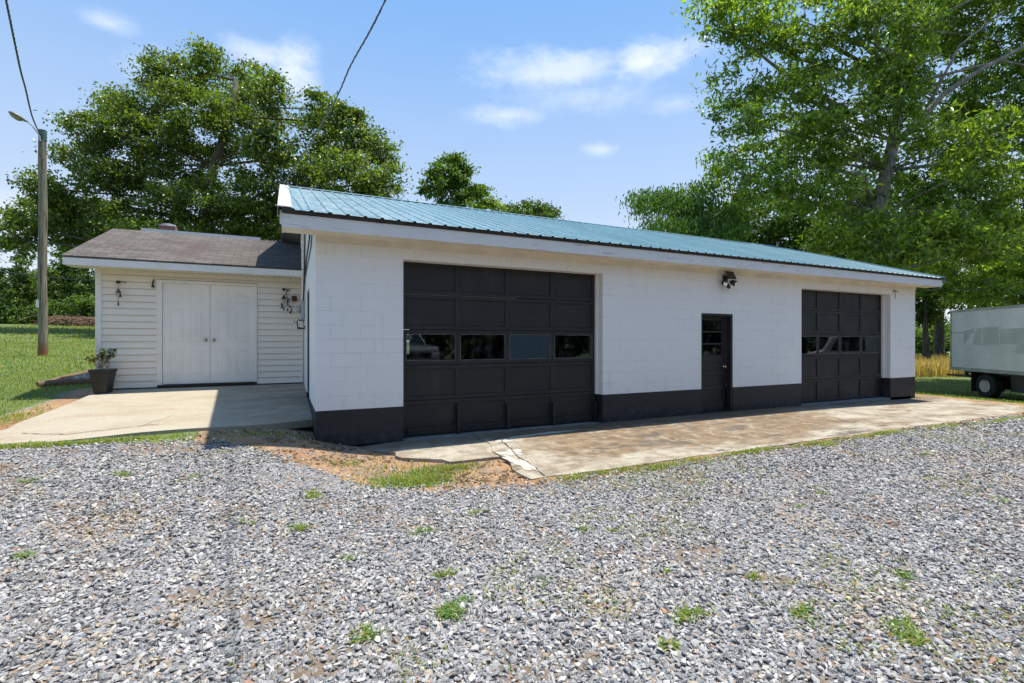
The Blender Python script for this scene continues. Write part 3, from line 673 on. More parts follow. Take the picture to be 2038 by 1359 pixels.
# ------------------------------------------------------------------ main garage
LEFTN = 'long white painted block garage with black base and teal metal roof'
GAR = root('garage_building', (7.7, 4.75, 0), LEFTN, 'garage')
EAVE_Z, RIDGE_Y, RIDGE_Z, DEPTH, LEN = 3.08, 4.75, 5.11, 9.5, 15.4
def wall_grid(mb, u0, u1, z0, z1, ops, fn, th):
    us = sorted({u0, u1, *[v for o in ops for v in o[:2] if u0 < v < u1]}); zs = sorted({z0, z1, *[v for o in ops for v in o[2:4] if z0 < v < z1]})
    def solid(a, b):
        if a < 0 or b < 0 or a >= len(us)-1 or b >= len(zs)-1: return False
        cu, cz = (us[a]+us[a+1])/2, (zs[b]+zs[b+1])/2
        return not any(o[0] < cu < o[1] and o[2] < cz < o[3] for o in ops)
    for a in range(len(us)-1):
        for b in range(len(zs)-1):
            if not solid(a, b): continue
            A_, B_, C_, D_ = us[a], us[a+1], zs[b], zs[b+1]
            mb.face([fn(A_, 0, C_), fn(B_, 0, C_), fn(B_, 0, D_), fn(A_, 0, D_)]); mb.face([fn(B_, th, C_), fn(A_, th, C_), fn(A_, th, D_), fn(B_, th, D_)])
            if not solid(a-1, b): mb.face([fn(A_, th, C_), fn(A_, 0, C_), fn(A_, 0, D_), fn(A_, th, D_)])
            if not solid(a+1, b): mb.face([fn(B_, 0, C_), fn(B_, th, C_), fn(B_, th, D_), fn(B_, 0, D_)])
            if not solid(a, b-1): mb.face([fn(A_, 0, C_), fn(A_, th, C_), fn(B_, th, C_), fn(B_, 0, C_)])
            if not solid(a, b+1): mb.face([fn(A_, 0, D_), fn(B_, 0, D_), fn(B_, th, D_), fn(A_, th, D_)])
front = lambda u, d, z: (u, d, z)
back = lambda u, d, z: (LEN-u, DEPTH-d, z)
lft = lambda u, d, z: (d, u, z)
rgt = lambda u, d, z: (LEN-d, u, z)
D1 = (1.236, 4.905, -.3, 2.84); D2 = (10.55, 14.20, -.3, 2.84); DE = (7.37, 8.29, -.3, 2.175)
SD = (1.80, 2.78, .5, 2.53)
RW = [(LEN-10.3, LEN-9.1, 1.1, 2.2), (LEN-3.6, LEN-2.5, 1.1, 2.2), (LEN-13.6, LEN-12.6, 1.2, 2.1)]
f_, b_ = MB(), MB()
wall_grid(f_, 0, LEN, .61, 3.16, [D1, D2, DE], front, .2); wall_grid(b_, 0, LEN, -.2, .61, [D1, D2, DE], front, .2)
wall_grid(f_, 0, LEN, .61, 3.16, RW, back, .2); wall_grid(b_, 0, LEN, -.2, .61, [], back, .2)
for fn in (lft, rgt):
    ops = [SD] if fn is lft else []
    wall_grid(f_, .2, DEPTH-.2, .61, 3.12, ops, fn, .2); wall_grid(b_, .2, DEPTH-.2, -.2, .61, ops, fn, .2)
    gz = lambda y: 3.30 + .344*(y+.45) - .075 if y < RIDGE_Y else 3.30 + .344*(9.95-y) - .075
    pl = [fn(.2, 0, 3.12), fn(DEPTH-.2, 0, 3.12), fn(DEPTH-.2, 0, gz(DEPTH-.2)), fn(RIDGE_Y, 0, gz(RIDGE_Y)), fn(.2, 0, gz(.2))]
    vec = Vector(fn(1, .2, 0)) - Vector(fn(1, 0, 0)); f_.prism(pl if fn is rgt else pl[::-1], vec)
f_.build('wall', M['block'], GAR)
b_.build('painted_base', M['base'], GAR)['label'] = 'black painted base band of the block wall'
MB().box(.2, LEN-.2, .0, DEPTH-.2, -.02, .088).build('floor', M['inside'], GAR)
# roof deck, ribbed metal, trims
Y0, Z0 = -.40, 3.315; SL = .344
X0R, X1R = -.43, 15.88
def rz(y): return Z0 + SL*(y-Y0) if y <= RIDGE_Y else Z0 + SL*(2*RIDGE_Y-y-Y0)
dk = MB()
prof = [(Y0, rz(Y0)), (RIDGE_Y, rz(RIDGE_Y)), (9.9, rz(9.9)), (9.9, rz(9.9)-.055), (RIDGE_Y, rz(RIDGE_Y)-.055), (Y0, rz(Y0)-.055)]
dk.prism([(X0R+.02, y, z) for y, z in prof], (X1R-X0R-.04, 0, 0)); dk.build('roof_deck', M['ply'], GAR)
rf = MB(); xs = []
pit = .2286; nrib = int((X1R-X0R)/pit)+1
for k in range(nrib+1):
    c = X0R + .13 + k*pit
    for dx, h in ((-.030, 0), (-.014, .019), (.014, .019), (.030, 0), (.085, 0), (.09, .004), (.10, .004), (.105, 0), (.125, 0), (.13, .004), (.14, .004), (.145, 0)):
        if c+dx < X1R-.02: xs.append((c+dx, h))
xs = [(X0R+.02, 0)] + xs + [(X1R, 0)]
for (ya, yb) in ((Y0-.055, RIDGE_Y), (RIDGE_Y, 9.96)):
    b = len(rf.v); rows = [ya + (yb-ya)*k/8 for k in range(9)]
    for y in rows:
        for x, h in xs: rf.v.append((x, y, rz(y)+.010+h ))
    n = len(xs)
    for r_ in range(8):
        for k in range(n-1): rf.f.append((b+r_*n+k, b+r_*n+k+1, b+(r_+1)*n+k+1, b+(r_+1)*n+k))
roof = rf.build('roof', M['metal_roof'], GAR)
m = roof.modifiers.new('Solid', 'SOLIDIFY'); m.thickness = .003; m.offset = -1
rc = MB()
for s in (-1, 1):
    ys = RIDGE_Y + s*.17; rc.prism([(X0R, RIDGE_Y, rz(RIDGE_Y)+.042), (X0R, ys, rz(ys)+.038), (X0R, ys, rz(ys)+.034), (X0R, RIDGE_Y, rz(RIDGE_Y)+.036)], (X1R-X0R, 0, 0))
rc.build('ridge_cap', M['metal_roof'], roof)
sc = MB()
for k in range(nrib):
    c = X0R + .13 + k*pit
    for j in range(6):
        y = Y0 + .15 + j*.95
        for dx in (-.045, .045):
            if c+dx < X1R-.05: z = rz(y)+.012; sc.box(c+dx-.004, c+dx+.004, y-.004, y+.004, z-.002, z+.005)
sc.build('screws', M['screw'], roof)
for xa, lab in ((X0R-.045, 0), (X1R-.10, 1)):
    rk = MB(); w_ = .165 if lab == 0 else .15
    for ya, yb in ((Y0-.06, RIDGE_Y), (RIDGE_Y, 9.98)):
        pl = [(xa, ya, rz(ya)+.034), (xa, yb, rz(yb)+.034), (xa, yb, rz(yb)+.046), (xa, ya, rz(ya)+.046)]; rk.prism(pl, (w_, 0, 0))
        xo = xa-.004 if lab == 0 else xa+w_; pl = [(xo, ya, rz(ya)-.10), (xo, yb, rz(yb)-.10), (xo, yb, rz(yb)+.046), (xo, ya, rz(ya)+.046)]; rk.prism(pl, (.004, 0, 0))
    rk.build('rake_flashing', M['rake'] if lab == 0 else M['metal_roof'], roof)
# rake boards, fascia, soffit
parts('fascia', [(X0R+.001, X1R-.001, -.40, -.376, 3.08, 3.30), (X0R+.001, X1R-.001, 9.876, 9.90, 3.08, 3.30)], M['fascia'], GAR, .003)
for x in (X0R-.022, X1R-.001):
    rb = MB()
    for ya, yb in ((Y0+.001, RIDGE_Y), (RIDGE_Y, 9.90)):
        pl = [(x, ya, rz(ya)-.20), (x, yb, rz(yb)-.20), (x, yb, rz(yb)-.015), (x, ya, rz(ya)-.015)]; rb.prism(pl, (.022, 0, 0))
    rb.build('rake_board', M['fascia'], GAR)
MB().box(X0R+.03, X1R-.03, -.376, -.002, 3.092, 3.112).build('soffit', M['soffit'], GAR)
MB().box(.002, LEN-.002, -.022, -.001, 3.00, 3.092).build('frieze_board', M['soffit'], GAR)
MB().box(X0R, X1R, -.425, -.402, 3.268, 3.312).build('dark_eave_strip', M['drip'], GAR)  # dark brown strip between fascia top and roof metal
# closed soffit ends
parts('soffit_return', [(X0R+.002, X0R+.028, -.375, .0, 3.085, 3.33), (X1R-.028, X1R-.002, -.375, 0, 3.085, 3.33)], M['soffit'], GAR)
# rear windows
for (a, b, c, d) in RW:
    x0, x1 = LEN-b, LEN-a; mb = MB(); y = DEPTH-.16
    mb.box(x0, x1, y, y+.05, d-.05, d).box(x0, x1, y, y+.05, c, c+.05).box(x0, x0+.05, y, y+.05, c+.05, d-.05).box(x1-.05, x1, y, y+.05, c+.05, d-.05)
    mb.box(x0+.05, x1-.05, y+.005, y+.045, (c+d)/2-.02, (c+d)/2+.02); w = mb.build('window_frame', M['trimwhite'], GAR)
    MB().box(x0+.05, x1-.05, y+.02, y+.026, c+.05, (c+d)/2-.02).box(x0+.05, x1-.05, y+.02, y+.026, (c+d)/2+.02, d-.05).build('pane', M['glass'], w)
# interior partition
MB().box(7.0, 7.12, .25, 9.2, .09, 3.1).build('partition', M['inside'], GAR)

def garage_door(x0, x1, braces, label, seed):
    d = None; yf = .205; z0, z1 = .10, 2.90; rows = 5; cols = 4; rr = random.Random(seed)
    rh = (z1-z0)/rows; fr = MB(); st = .085; panels = []; objs = []
    for r in range(rows):
        a, b = z0+r*rh, z0+(r+1)*rh; off = rr.uniform(-.004, .004); y = yf+off; sag = .0
        fr.box(x0, x1, y, y+.035, a+.003, a+.065); fr.box(x0, x1, y, y+.035, b-.065, b-.003)
        cw = (x1-x0-st)/cols
        for c in range(cols+1):
            xc = x0 + c*cw; fr.box(xc, xc+st, y+.0005, y+.0345, a+.065, b-.065)
        for c in range(cols):
            xa, xb = x0+c*cw+st, x0+(c+1)*cw
            if r != 2: panels.append((xa, xb, y+.020, y+.028, a+.065, b-.065))
            else: objs.append((xa, xb, y, a+.065, b-.065, c))
    D = fr.build('garage_door', M['black'], GAR, bevel=.003); D['label'] = label
    parts('panel', panels, M['black'], D)
    for (xa, xb, y, a, b, c) in objs:
        w = MB().box(xa, xb, y+.012, y+.016, a, b).build('window_pane', M['glass_blue'] if (c == 2 and braces) else M['glass'], D)
        bd = MB(); t_ = .009
        bd.box(xa, xb, y+.004, y+.011, a, a+t_).box(xa, xb, y+.004, y+.011, b-t_, b).box(xa, xa+t_, y+.004, y+.011, a+t_, b-t_).box(xb-t_, xb, y+.004, y+.011, a+t_, b-t_)
        bd.build('glazing_bead', M['bead'], D)
    if braces:
        cw = (x1-x0-st)/cols
        for c in range(1, cols+1):
            xc = x0+c*cw; MB().box(xc+.01, xc+.065, yf-.075, yf-.006, .10, .56-.02*c+.02*(c == 1)).build('brace', M['black'], D, bevel=.003)
        MB().box(x0+.11, x1-.1, yf-.014, yf-.007, .13, .235).build('kick_board', M['black'], D)
        # yellow note taped to the first pane, yellow bits atop the third
        zt = z0+3*rh-.065-.012
        MB().box(x0+.095, x0+.185, yf+.018, yf+.020, zt-.085, zt).build('yellow_bit', M['pale_yellow'], D)
        xq = x0+2*cw+st
        parts('yellow_bit', [(xq+.13, xq+.36, yf+.018, yf+.020, zt-.062, zt), (xq+.40, xq+.60, yf+.018, yf+.020, zt-.062, zt)], M['pale_yellow'], D)
    return D
garage_door(1.24, 4.90, True, 'wide black sectional garage door with braces along its bottom panels', 3)
garage_door(10.553, 14.197, False, 'black sectional garage door nearest the far end', 4)
# stops / side frames
parts('door_stop', [(4.870, 4.903, .15, .203, .61, 2.838), (14.167, 14.197, .15, .203, .61, 2.838)], M['trimwhite'], GAR)
# entry door
ef = MB().box(7.372, 7.42, .012, .14, .095, 2.173).box(8.24, 8.288, .012, .14, .095, 2.173).box(7.42, 8.24, .012, .14, 2.125, 2.173)
ED = ef.build('entry_door', M['black'], GAR, bevel=.003); ED['label'] = 'narrow black entry door with three stacked panes'
xa, xb = 7.425, 8.235; yf = .145
lf = MB(); lf.box(xa, xa+.11, yf, yf+.045, .11, 2.12).box(xb-.11, xb, yf, yf+.045, .11, 2.12)
zz = [(.11, .30), (.56, .66), (.88, .96), (1.16, 1.30), (1.52, 1.555), (1.78, 1.815), (2.04, 2.12)]
for a, b in zz: lf.box(xa+.11, xb-.11, yf+.0005, yf+.0445, a, b)
LEAF = lf.build('door_leaf', M['black'], ED, bevel=.003)
parts('panel', [(xa+.11, xb-.11, yf+.018, yf+.028, a, b) for (a, b) in ((.30, .56), (.66, .88), (.96, 1.16))], M['black'], ED)
for (a, b) in ((1.30, 1.52), (1.555, 1.78), (1.815, 2.04)): MB().box(xa+.11, xb-.11, yf+.02, yf+.024, a, b).build('window_pane', M['glass'], ED)
kn = MB().tube([(xb-.055, yf, 1.05), (xb-.055, yf-.012, 1.05), (xb-.055, yf-.018, 1.05), (xb-.055, yf-.035, 1.05), (xb-.055, yf-.05, 1.05), (xb-.055, yf-.062, 1.05), (xb-.055, yf-.068, 1.05)], [.032, .032, .013, .013, .028, .028, .014], 16)
kn.build('knob', M['brass'], ED, smooth=True)
MB().box(7.42, 8.24, -.012, .14, .075, .098).build('threshold', M['crack'], ED)
# side door in the left wall
sdm = MB().box(.12, .16, 1.80, 2.78, .62, 2.53); sdd = sdm.build('side_door', M['black'], GAR)
MB().box(.02, .119, 1.801, 1.84, .62, 2.529).box(.02, .119, 2.74, 2.779, .62, 2.529).box(.02, .119, 1.84, 2.74, 2.49, 2.529).build('frame', M['black'], sdd)

# flood light
fl = root('solar_flood_light', (8.02, 0, 2.95), 'black solar flood light with twin heads under the eave above the entry door', 'light')
mb = MB().box(7.98, 8.08, -.05, 0, 2.86, 2.98); mb.tube([(8.03, -.05, 2.93), (8.03, -.13, 2.94)], .018, 10); mb.build('bracket', M['dark'], fl)
pp = [Vector((7.93, -.10, 3.055)), Vector((8.16, -.10, 3.055)), Vector((8.16, -.19, 2.885)), Vector((7.93, -.19, 2.885))]
MB().prism(pp, (0, -.018, .010)).build('solar_panel', plain('solar_cell', (.015, .022, .02), .2), fl, bevel=.004)
for cx, cz, tx in ((7.93, 2.80, -.05), (8.13, 2.82, .05)):
    h = MB().tube([(cx, -.06, cz+.03), (cx+tx*.4, -.09, cz+.02), (cx+tx, -.15, cz-.01), (cx+tx*1.1, -.165, cz-.017)], [.03, .055, .062, .058], 16).build('lamp_head', M['dark'], fl, smooth=True)
    MB().tube([(cx+tx*1.1, -.1655, cz-.018), (cx+tx*1.12, -.169, cz-.019)], [.050, .048], 16).build('lens', M['door_white'], h)
MB().tube([(8.02, -.05, 2.84), (8.02, -.09, 2.78), (8.015, -.13, 2.72), (8.01, -.14, 2.70)], [.028, .034, .040, .02], 12).build('sensor', M['dark'], fl, smooth=True)
# small rusty hook at the right
hk = MB().box(14.30, 14.46, -.03, -.001, 2.93, 2.945); hk.tube([(14.34, -.03, 2.935), (14.34, -.05, 2.80), (14.34, -.035, 2.72)], .006, 6); hk.tube([(14.45, -.03, 2.94), (14.46, -.06, 2.88)], .006, 6)
tag(hk.build('wall_hook', M['drip']), 'small rusty iron hook bracket under the eave near the far corner', 'hook')

# ------------------------------------------------------------------ annex
YA = 4.16; AX0 = -3.57
ANX = root('siding_annex', (-1.8, 6.6, .7), 'low white sided annex with brown shingle roof and double doors beside the garage', 'annex')
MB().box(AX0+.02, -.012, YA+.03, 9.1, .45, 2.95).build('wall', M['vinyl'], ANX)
sd = MB(); ph_ = .127
def siding(mb, xa, xb, za, zb):
    z = .70
    while z < zb-1e-6:
        lo, hi = max(z, za), min(z+ph_, zb)
        if hi > lo:
            def yy(q): return YA - .003 - .017*(1-(q-z)/ph_)
            b = len(mb.v)
            mb.v += [(xa, yy(lo), lo), (xb, yy(lo), lo), (xb, yy(hi), hi), (xa, yy(hi), hi), (xa, YA+.028, lo), (xb, YA+.028, lo)]
            mb.f += [(b, b+1, b+2, b+3), (b+4, b+5, b+1, b)]
        z += ph_
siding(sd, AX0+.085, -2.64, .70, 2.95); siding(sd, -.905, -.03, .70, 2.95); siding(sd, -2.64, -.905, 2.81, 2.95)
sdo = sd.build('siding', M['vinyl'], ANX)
parts('corner_post', [(AX0-.01, AX0+.084, YA-.03, YA+.05, .69, 2.95), (-.029, -.013, YA-.03, YA+.02, .70, 2.95)], M['trimwhite'], ANX)
MB().box(AX0+.02, -.02, YA-.004, YA+.02, .60, .699).build('foundation_strip', M['crack'], ANX)
MB().box(-2.639, -2.55, YA-.035, YA+.027, .735, 2.80).box(-.955, -.906, YA-.035, YA+.027, .735, 2.80).box(-2.55, -.955, YA-.035, YA+.027, 2.742, 2.80).build('door_casing', M['trimwhite'], ANX, bevel=.004)
MB().box(-2.62, -.92, YA-.05, YA+.025, .70, .742).build('threshold', M['dark'], ANX)
for k, (xa, xb) in enumerate(((-2.548, -1.756), (-1.750, -.957))):
    dr = MB().box(xa, xb, YA-.006, YA+.026, .748, 2.74).build('door', M['door_white'], ANX, bevel=.002)
    pn = MB(); w = xb-xa
    for c in range(2):
        pa = xa + w*(.15 if c == 0 else .565); pb = pa + w*.285
        for (za, zb) in ((.93, 1.42), (1.58, 2.24), (2.36, 2.58)):
            for (i0, i1, j0, j1) in ((pa, pb, za, za+.014), (pa, pb, zb-.014, zb), (pa, pa+.014, za+.014, zb-.014), (pb-.014, pb, za+.014, zb-.014)): pn.box(i0, i1, YA-.012, YA-.006, j0, j1)
            pn.box(pa+.04, pb-.04, YA-.011, YA-.006, za+.04, zb-.04)
    pn.build('panel_moulding', M['door_white'], dr, bevel=.003)
    kx = xb-.075 if k == 0 else xa+.06
    MB().tube([(kx, YA-.006, 1.62), (kx, YA-.016, 1.62), (kx, YA-.02, 1.62), (kx, YA-.04, 1.62), (kx, YA-.055, 1.62), (kx, YA-.07, 1.62), (kx, YA-.076, 1.62)], [.032, .032, .012, .012, .028, .028, .012], 16).build('knob', M['steel'], dr, smooth=True)
AE_Y, AE_Z, AR_Y, AR_Z = 3.76, 3.12, 6.65, 4.19; asl = (AR_Z-AE_Z)/(AR_Y-AE_Y)
def az_(y): return AE_Z + asl*(y-AE_Y) if y <= AR_Y else AR_Z - asl*(y-AR_Y)
pl = [(-3.95, AE_Y, az_(AE_Y)), (-3.95, AR_Y, AR_Z), (-3.95, 9.54, az_(9.54)), (-3.95, 9.54, az_(9.54)-.035), (-3.95, AR_Y, AR_Z-.035), (-3.95, AE_Y, az_(AE_Y)-.035)]
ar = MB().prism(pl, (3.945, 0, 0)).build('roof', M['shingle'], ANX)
MB().box(-3.93, -.006, AE_Y+.005, AE_Y+.025, 2.955, 3.083).build('fascia', M['trimwhite'], ANX)
rk = MB()
for ya, yb in ((AE_Y+.03, AR_Y), (AR_Y, 9.5)): rk.prism([(-3.93, ya, az_(ya)-.16), (-3.93, yb, az_(yb)-.16), (-3.93, yb, az_(yb)-.037), (-3.93, ya, az_(ya)-.037)], (.02, 0, 0))
rk.build('rake_board', M['trimwhite'], ANX)
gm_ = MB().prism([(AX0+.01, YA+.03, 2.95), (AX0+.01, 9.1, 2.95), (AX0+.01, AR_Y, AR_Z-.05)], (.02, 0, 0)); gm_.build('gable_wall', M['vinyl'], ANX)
sf = MB(); x = -3.905; sf.box(-3.91, -.03, AE_Y+.03, YA+.0, 2.962, 2.972)
while x < -.12:
    sf.box(x, x+.088, AE_Y+.028, YA-.02, 2.950, 2.961); x += .104
sf.build('vented_soffit', M['soffit'], ANX)
MB().box(-3.47, -.95, AR_Y+.19, AR_Y+.25, AR_Z-.055, AR_Z+.10).build('ridge_trim', M['trimwhite'], ANX)
ch = MB().box(-3.22, -2.88, 7.35, 7.69, 3.8, 4.50).build('chimney', M['brick'], ANX)
MB().tube([(-3.05, 7.52, 4.501), (-3.05, 7.52, 4.55), (-3.05, 7.52, 4.57)], [.17, .16, .08], 16).build('cap', M['gray'], ch)

# things on the annex wall
def chime(x, z, label, nb, big=False):
    y = YA-.09; r = root('wind_chime', (x, y, z-.45), label, 'wind chime')
    MB().tube([(x+.10, YA-.016, z), (x+.05, YA-.05, z+.012), (x, y, z)], .007, 6).tube([(x-.03, y, z), (x+.03, y, z)], [.028, .028], 10).build('hook', M['dark'], r)
    MB().tube([(x, y, z), (x, y, z-.42)], .0025, 5).tube([(x-.035, y, z-.20), (x, y-.02, z-.33), (x+.03, y, z-.20)], .003, 5).build('string', M['dark'], r)
    MB().tube([(x, y, z-.12), (x, y, z-.15), (x, y, z-.20), (x, y, z-.207)], [.008, .022, .045, .047], 12).build('bell', M['timber'] if not big else M['dark'], r, smooth=True)
    for k in range(nb):
        a = k*2.1; q = .03 if nb < 3 else .075; bx = x+q*math.cos(a); zz_ = z-.22-.06*k
        MB().tube([(bx, y+.02*math.sin(a), zz_), (bx, y+.02*math.sin(a), zz_-.05), (bx, y+.02*math.sin(a), zz_-.06)], [.006, .022, .024], 8).build('clapper' if nb < 3 else 'bell', M['dark'], r)
    MB().tube([(x, y, z-.36), (x, y, z-.42), (x, y, z-.45)], [.008, .014, .006], 8).build('weight', M['dark'], r)
chime(-3.22, 2.71, 'small bell wind chime hanging on the siding left of the white double doors', 1)
chime(-.40, 2.70, 'cluster of little bells hanging on the siding right of the white double doors', 4, True)
tag(MB().tube([(-2.68, YA-.03, 2.80), (-2.70, YA-.05, 2.72), (-2.70, YA-.045, 2.66), (-2.68, YA-.03, 2.65)], [.010, .014, .028, .02], 8).build('plant_hook', M['dark']), 'tiny dark iron hook at the top left of the white door casing', 'hook')
jb = root('bell_box', (-.19, YA, 2.48), 'small dark brown bell box with curled iron scroll on the siding', 'box')
MB().box(-.245, -.145, YA-.10, YA-.02, 2.46, 2.57).build('box', plain('dark_brown', (.06, .022, .02), .5), jb, bevel=.008)
sc_ = [(-.30 + .055*math.cos(t), YA-.05, 2.60 + .10*math.sin(t)) for t in np.linspace(1.2, 4.6, 12)]
sc2 = [(-.28 + .055*math.cos(t), YA-.05, 2.43 + .09*math.sin(t)) for t in np.linspace(1.7, 5.0, 12)]
MB().tube(sc_, .010, 6).tube(sc2, .010, 6).tube([(-.26, YA-.05, 2.35), (-.25, YA-.05, 2.25), (-.28, YA-.05, 2.20)], [.01, .012, .022], 6).build('scroll', M['dark'], jb)
# meter, conduit, cables on the garage side wall
mt = root('electric_meter', (0, 3.8, 2.25), 'gray round electric meter and conduit in the inner corner beside the annex', 'meter')
MB().box(-.075, -.001, 3.62, 3.94, 2.06, 2.44).build('meter_box', M['gray'], mt, bevel=.01)
MB().tube([(-.075, 3.78, 2.27), (-.10, 3.78, 2.27), (-.16, 3.78, 2.27), (-.175, 3.78, 2.27)], [.085, .085, .075, .05], 20).build('meter_dial', M['gray'], mt, smooth=True)
MB().tube([(-.04, 3.78, 2.44), (-.04, 3.78, 2.50), (-.04, 3.78, 4.3)], [.035, .025, .025], 10).build('conduit', M['vinyl'], mt)
MB().tube([(-.05, 3.6, 2.06), (-.06, 3.6, 1.99)], [.025, .03], 8).build('drain_fitting', M['rake'], mt)
wc = MB().tube([(-.015, .35, 3.35), (-.015, .9, 3.1), (-.015, 1.9, 3.0), (-.02, 3.0, 2.85), (-.03, 3.66, 2.45)], .009, 6).tube([(-.015, .9, 3.6), (-.015, 1.5, 3.3), (-.015, 2.6, 3.15), (-.03, 3.70, 2.46)], .012, 6)
wc.tube([(-.02, 3.1, 3.9), (-.02, 3.3, 3.2), (-.03, 3.5, 2.6), (-.03, 3.66, 2.44)], .014, 6)
wc.build('wall_cable', M['dark'], mt)
hh_ = MB().tube([(-.0, 3.55, 2.03), (-.14, 3.55, 2.03), (-.155, 3.55, 1.99), (-.14, 3.55, 1.88), (-.03, 3.55, 1.86), (-.001, 3.55, 1.92)], [.006]+[.013]*5, 8).tube([(-.15, 3.55, 2.0), (-.20, 3.55, 1.98), (-.22, 3.55, 2.02)], .008, 6).box(-.15, -.001, 3.50, 3.60, 1.845, 1.865)
tag(hh_.build('hose_hanger', M['dark']), 'dark metal hose hanger below the electric meter', 'hanger')

# planter
pc = P(205, 777, 8.85); pz = float(wz(pc.x, pc.y)) + .001
pr = root('potted_plant', (pc.x, pc.y, pz), 'black tapered square planter with a sparse leafy plant at the annex corner', 'plant')
def frus(mb, cx, cy, z0, z1, a, b, rot):
    bb = len(mb.v)
    for z, s in ((z0, a), (z1, b)):
        for k in range(4): t = rot+math.pi/4+k*math.pi/2; mb.v.append((cx+s*.7071*math.cos(t), cy+s*.7071*math.sin(t), z))
    mb.f += [(bb+3, bb+2, bb+1, bb), (bb+4, bb+5, bb+6, bb+7)] + [(bb+k, bb+(k+1) % 4, bb+4+(k+1) % 4, bb+4+k) for k in range(4)]
ro = R(-12); mb = MB(); frus(mb, pc.x, pc.y, pz, pz+.375, .20, .285, ro); frus(mb, pc.x, pc.y, pz+.375, pz+.43, .305, .31, ro); mb.build('pot', M['pot'], pr, bevel=.006)
mb = MB(); frus(mb, pc.x, pc.y, pz+.426, pz+.433, .27, .27, ro); mb.build('soil', M['soil'], pr)
stm = MB(); lc_, ldir = [], []
rr = random.Random(4)
for k in range(10):
    a = rr.uniform(0, 6.28); q = rr.uniform(.04, .2); hgt = rr.uniform(.15, .32); b0 = Vector((pc.x+rr.uniform(-.08, .08), pc.y+rr.uniform(-.06, .06), pz+.45))
    tp = b0 + Vector((math.cos(a)*q, math.sin(a)*q, hgt)); md_ = (b0+tp)/2 + Vector((0, 0, .04)); stm.tube([b0, md_, tp], [.007, .006, .004], 5)
    for j in range(9): lc_.append(tuple(tp + Vector((rr.uniform(-.07, .07), rr.uniform(-.06, .06), rr.uniform(-.05, .04)))))
stm.build('stem', plain('tan_stem', (.38, .24, .16), .7), pr)
def leaves(C, L, Wd, r, droop=0.0, outward=None, upb=.6):
    n = len(C); d = unit(r.normal(0, 1, (n, 3)) + np.array([0, 0, -droop]) + (0 if outward is None else outward))
    nn_ = r.normal(0, 1, (n, 3)); nn_[:, 2] = np.abs(nn_[:, 2])+upb; nn_ = unit(nn_); s = unit(np.cross(d, nn_)); nn_ = np.cross(s, d)
    L = (L*r.uniform(.65, 1.3, n))[:, None]; Wd = (Wd*r.uniform(.7, 1.25, n))[:, None]
    return np.stack([C-d*L*.5, C+s*Wd*.5+nn_*Wd*.15-d*L*.06, C+d*L*.5-nn_*L*.1, C-s*Wd*.5+nn_*Wd*.15-d*L*.06], 1)
def lcol(n, pal, r, sp=.25):
    return np.array(pal)[r.integers(0, len(pal), n)]*r.uniform(1-sp, 1+sp, (n, 1))
r = np.random.default_rng(3); C = np.array(lc_)
np_mesh('leaves', leaves(C, .09, .05, r), 4, M['leaf_soft'], pr, lcol(len(C), [(.04, .08, .02), (.07, .12, .03), (.20, .16, .06)], r))
C = np.array([pc.x-.14, pc.y-.02, pz+.58]) + r.normal(0, .055, (60, 3)); np_mesh('blossom', leaves(C, .05, .02, r), 4, M['leaf_soft'], pr, lcol(60, [(.45, .25, .04), (.35, .28, .05)], r))

# ------------------------------------------------------------------ pole, cables
pb = P(85, 706, 17); PBZ = float(H(pb.x, pb.y)); ptop = P(86, 260, 17).z
UP = root('utility_pole', (pb.x, pb.y, PBZ), 'weathered wooden utility pole with a street lamp standing on the lawn', 'pole')
n = 14; MB().tube([(pb.x + .012*math.sin(k*.9), pb.y, PBZ-.1 + (ptop-PBZ+.1)*k/n) for k in range(n+1)], [.136-.026*k/n + .004*math.sin(k*2.3) for k in range(n+1)], 18).build('shaft', M['pole'], UP, smooth=False)
MB().tube([(pb.x, pb.y, ptop-.35), (pb.x, pb.y, ptop+.015)], [.114, .112], 18).build('pole_cap', plain('greenish_cap', (.05, .12, .10), .6, var=.3), UP)
a0 = P(78, 268, 16.85); a1 = P(66, 252, 16.7); a2 = P(55, 242, 16.6)
MB().tube([P(80, 280, 16.85), a0, a1, a2], [.02, .025, .022, .022], 8).build('lamp_arm', M['gray'], UP)
h0, h1 = P(56, 243, 16.6), P(17, 222, 16.3); hp = [h0.lerp(h1, q) for q in (0, .12, .3, .55, .8, .95, 1)]
hd = MB().tube(hp, [.03, .06, .10, .155, .14, .08, .03], 14, flat=.55).build('lamp_head', plain('lamp_grey', (.20, .19, .16), .5), UP, smooth=True)
MB().tube([h0.lerp(h1, q) + Vector((0, 0, -.07)) for q in (.35, .5, .75, .92)], [.05, .12, .11, .04], 12, flat=.5).build('lens', plain('amber_lens', (.30, .27, .18), .3), hd, smooth=True)
MB().box(pb.x-.13, pb.x-.06, pb.y-.16, pb.y-.14, P(84, 612, 16.85).z, P(84, 597, 16.85).z).build('tag_plate', M['door_white'], UP)
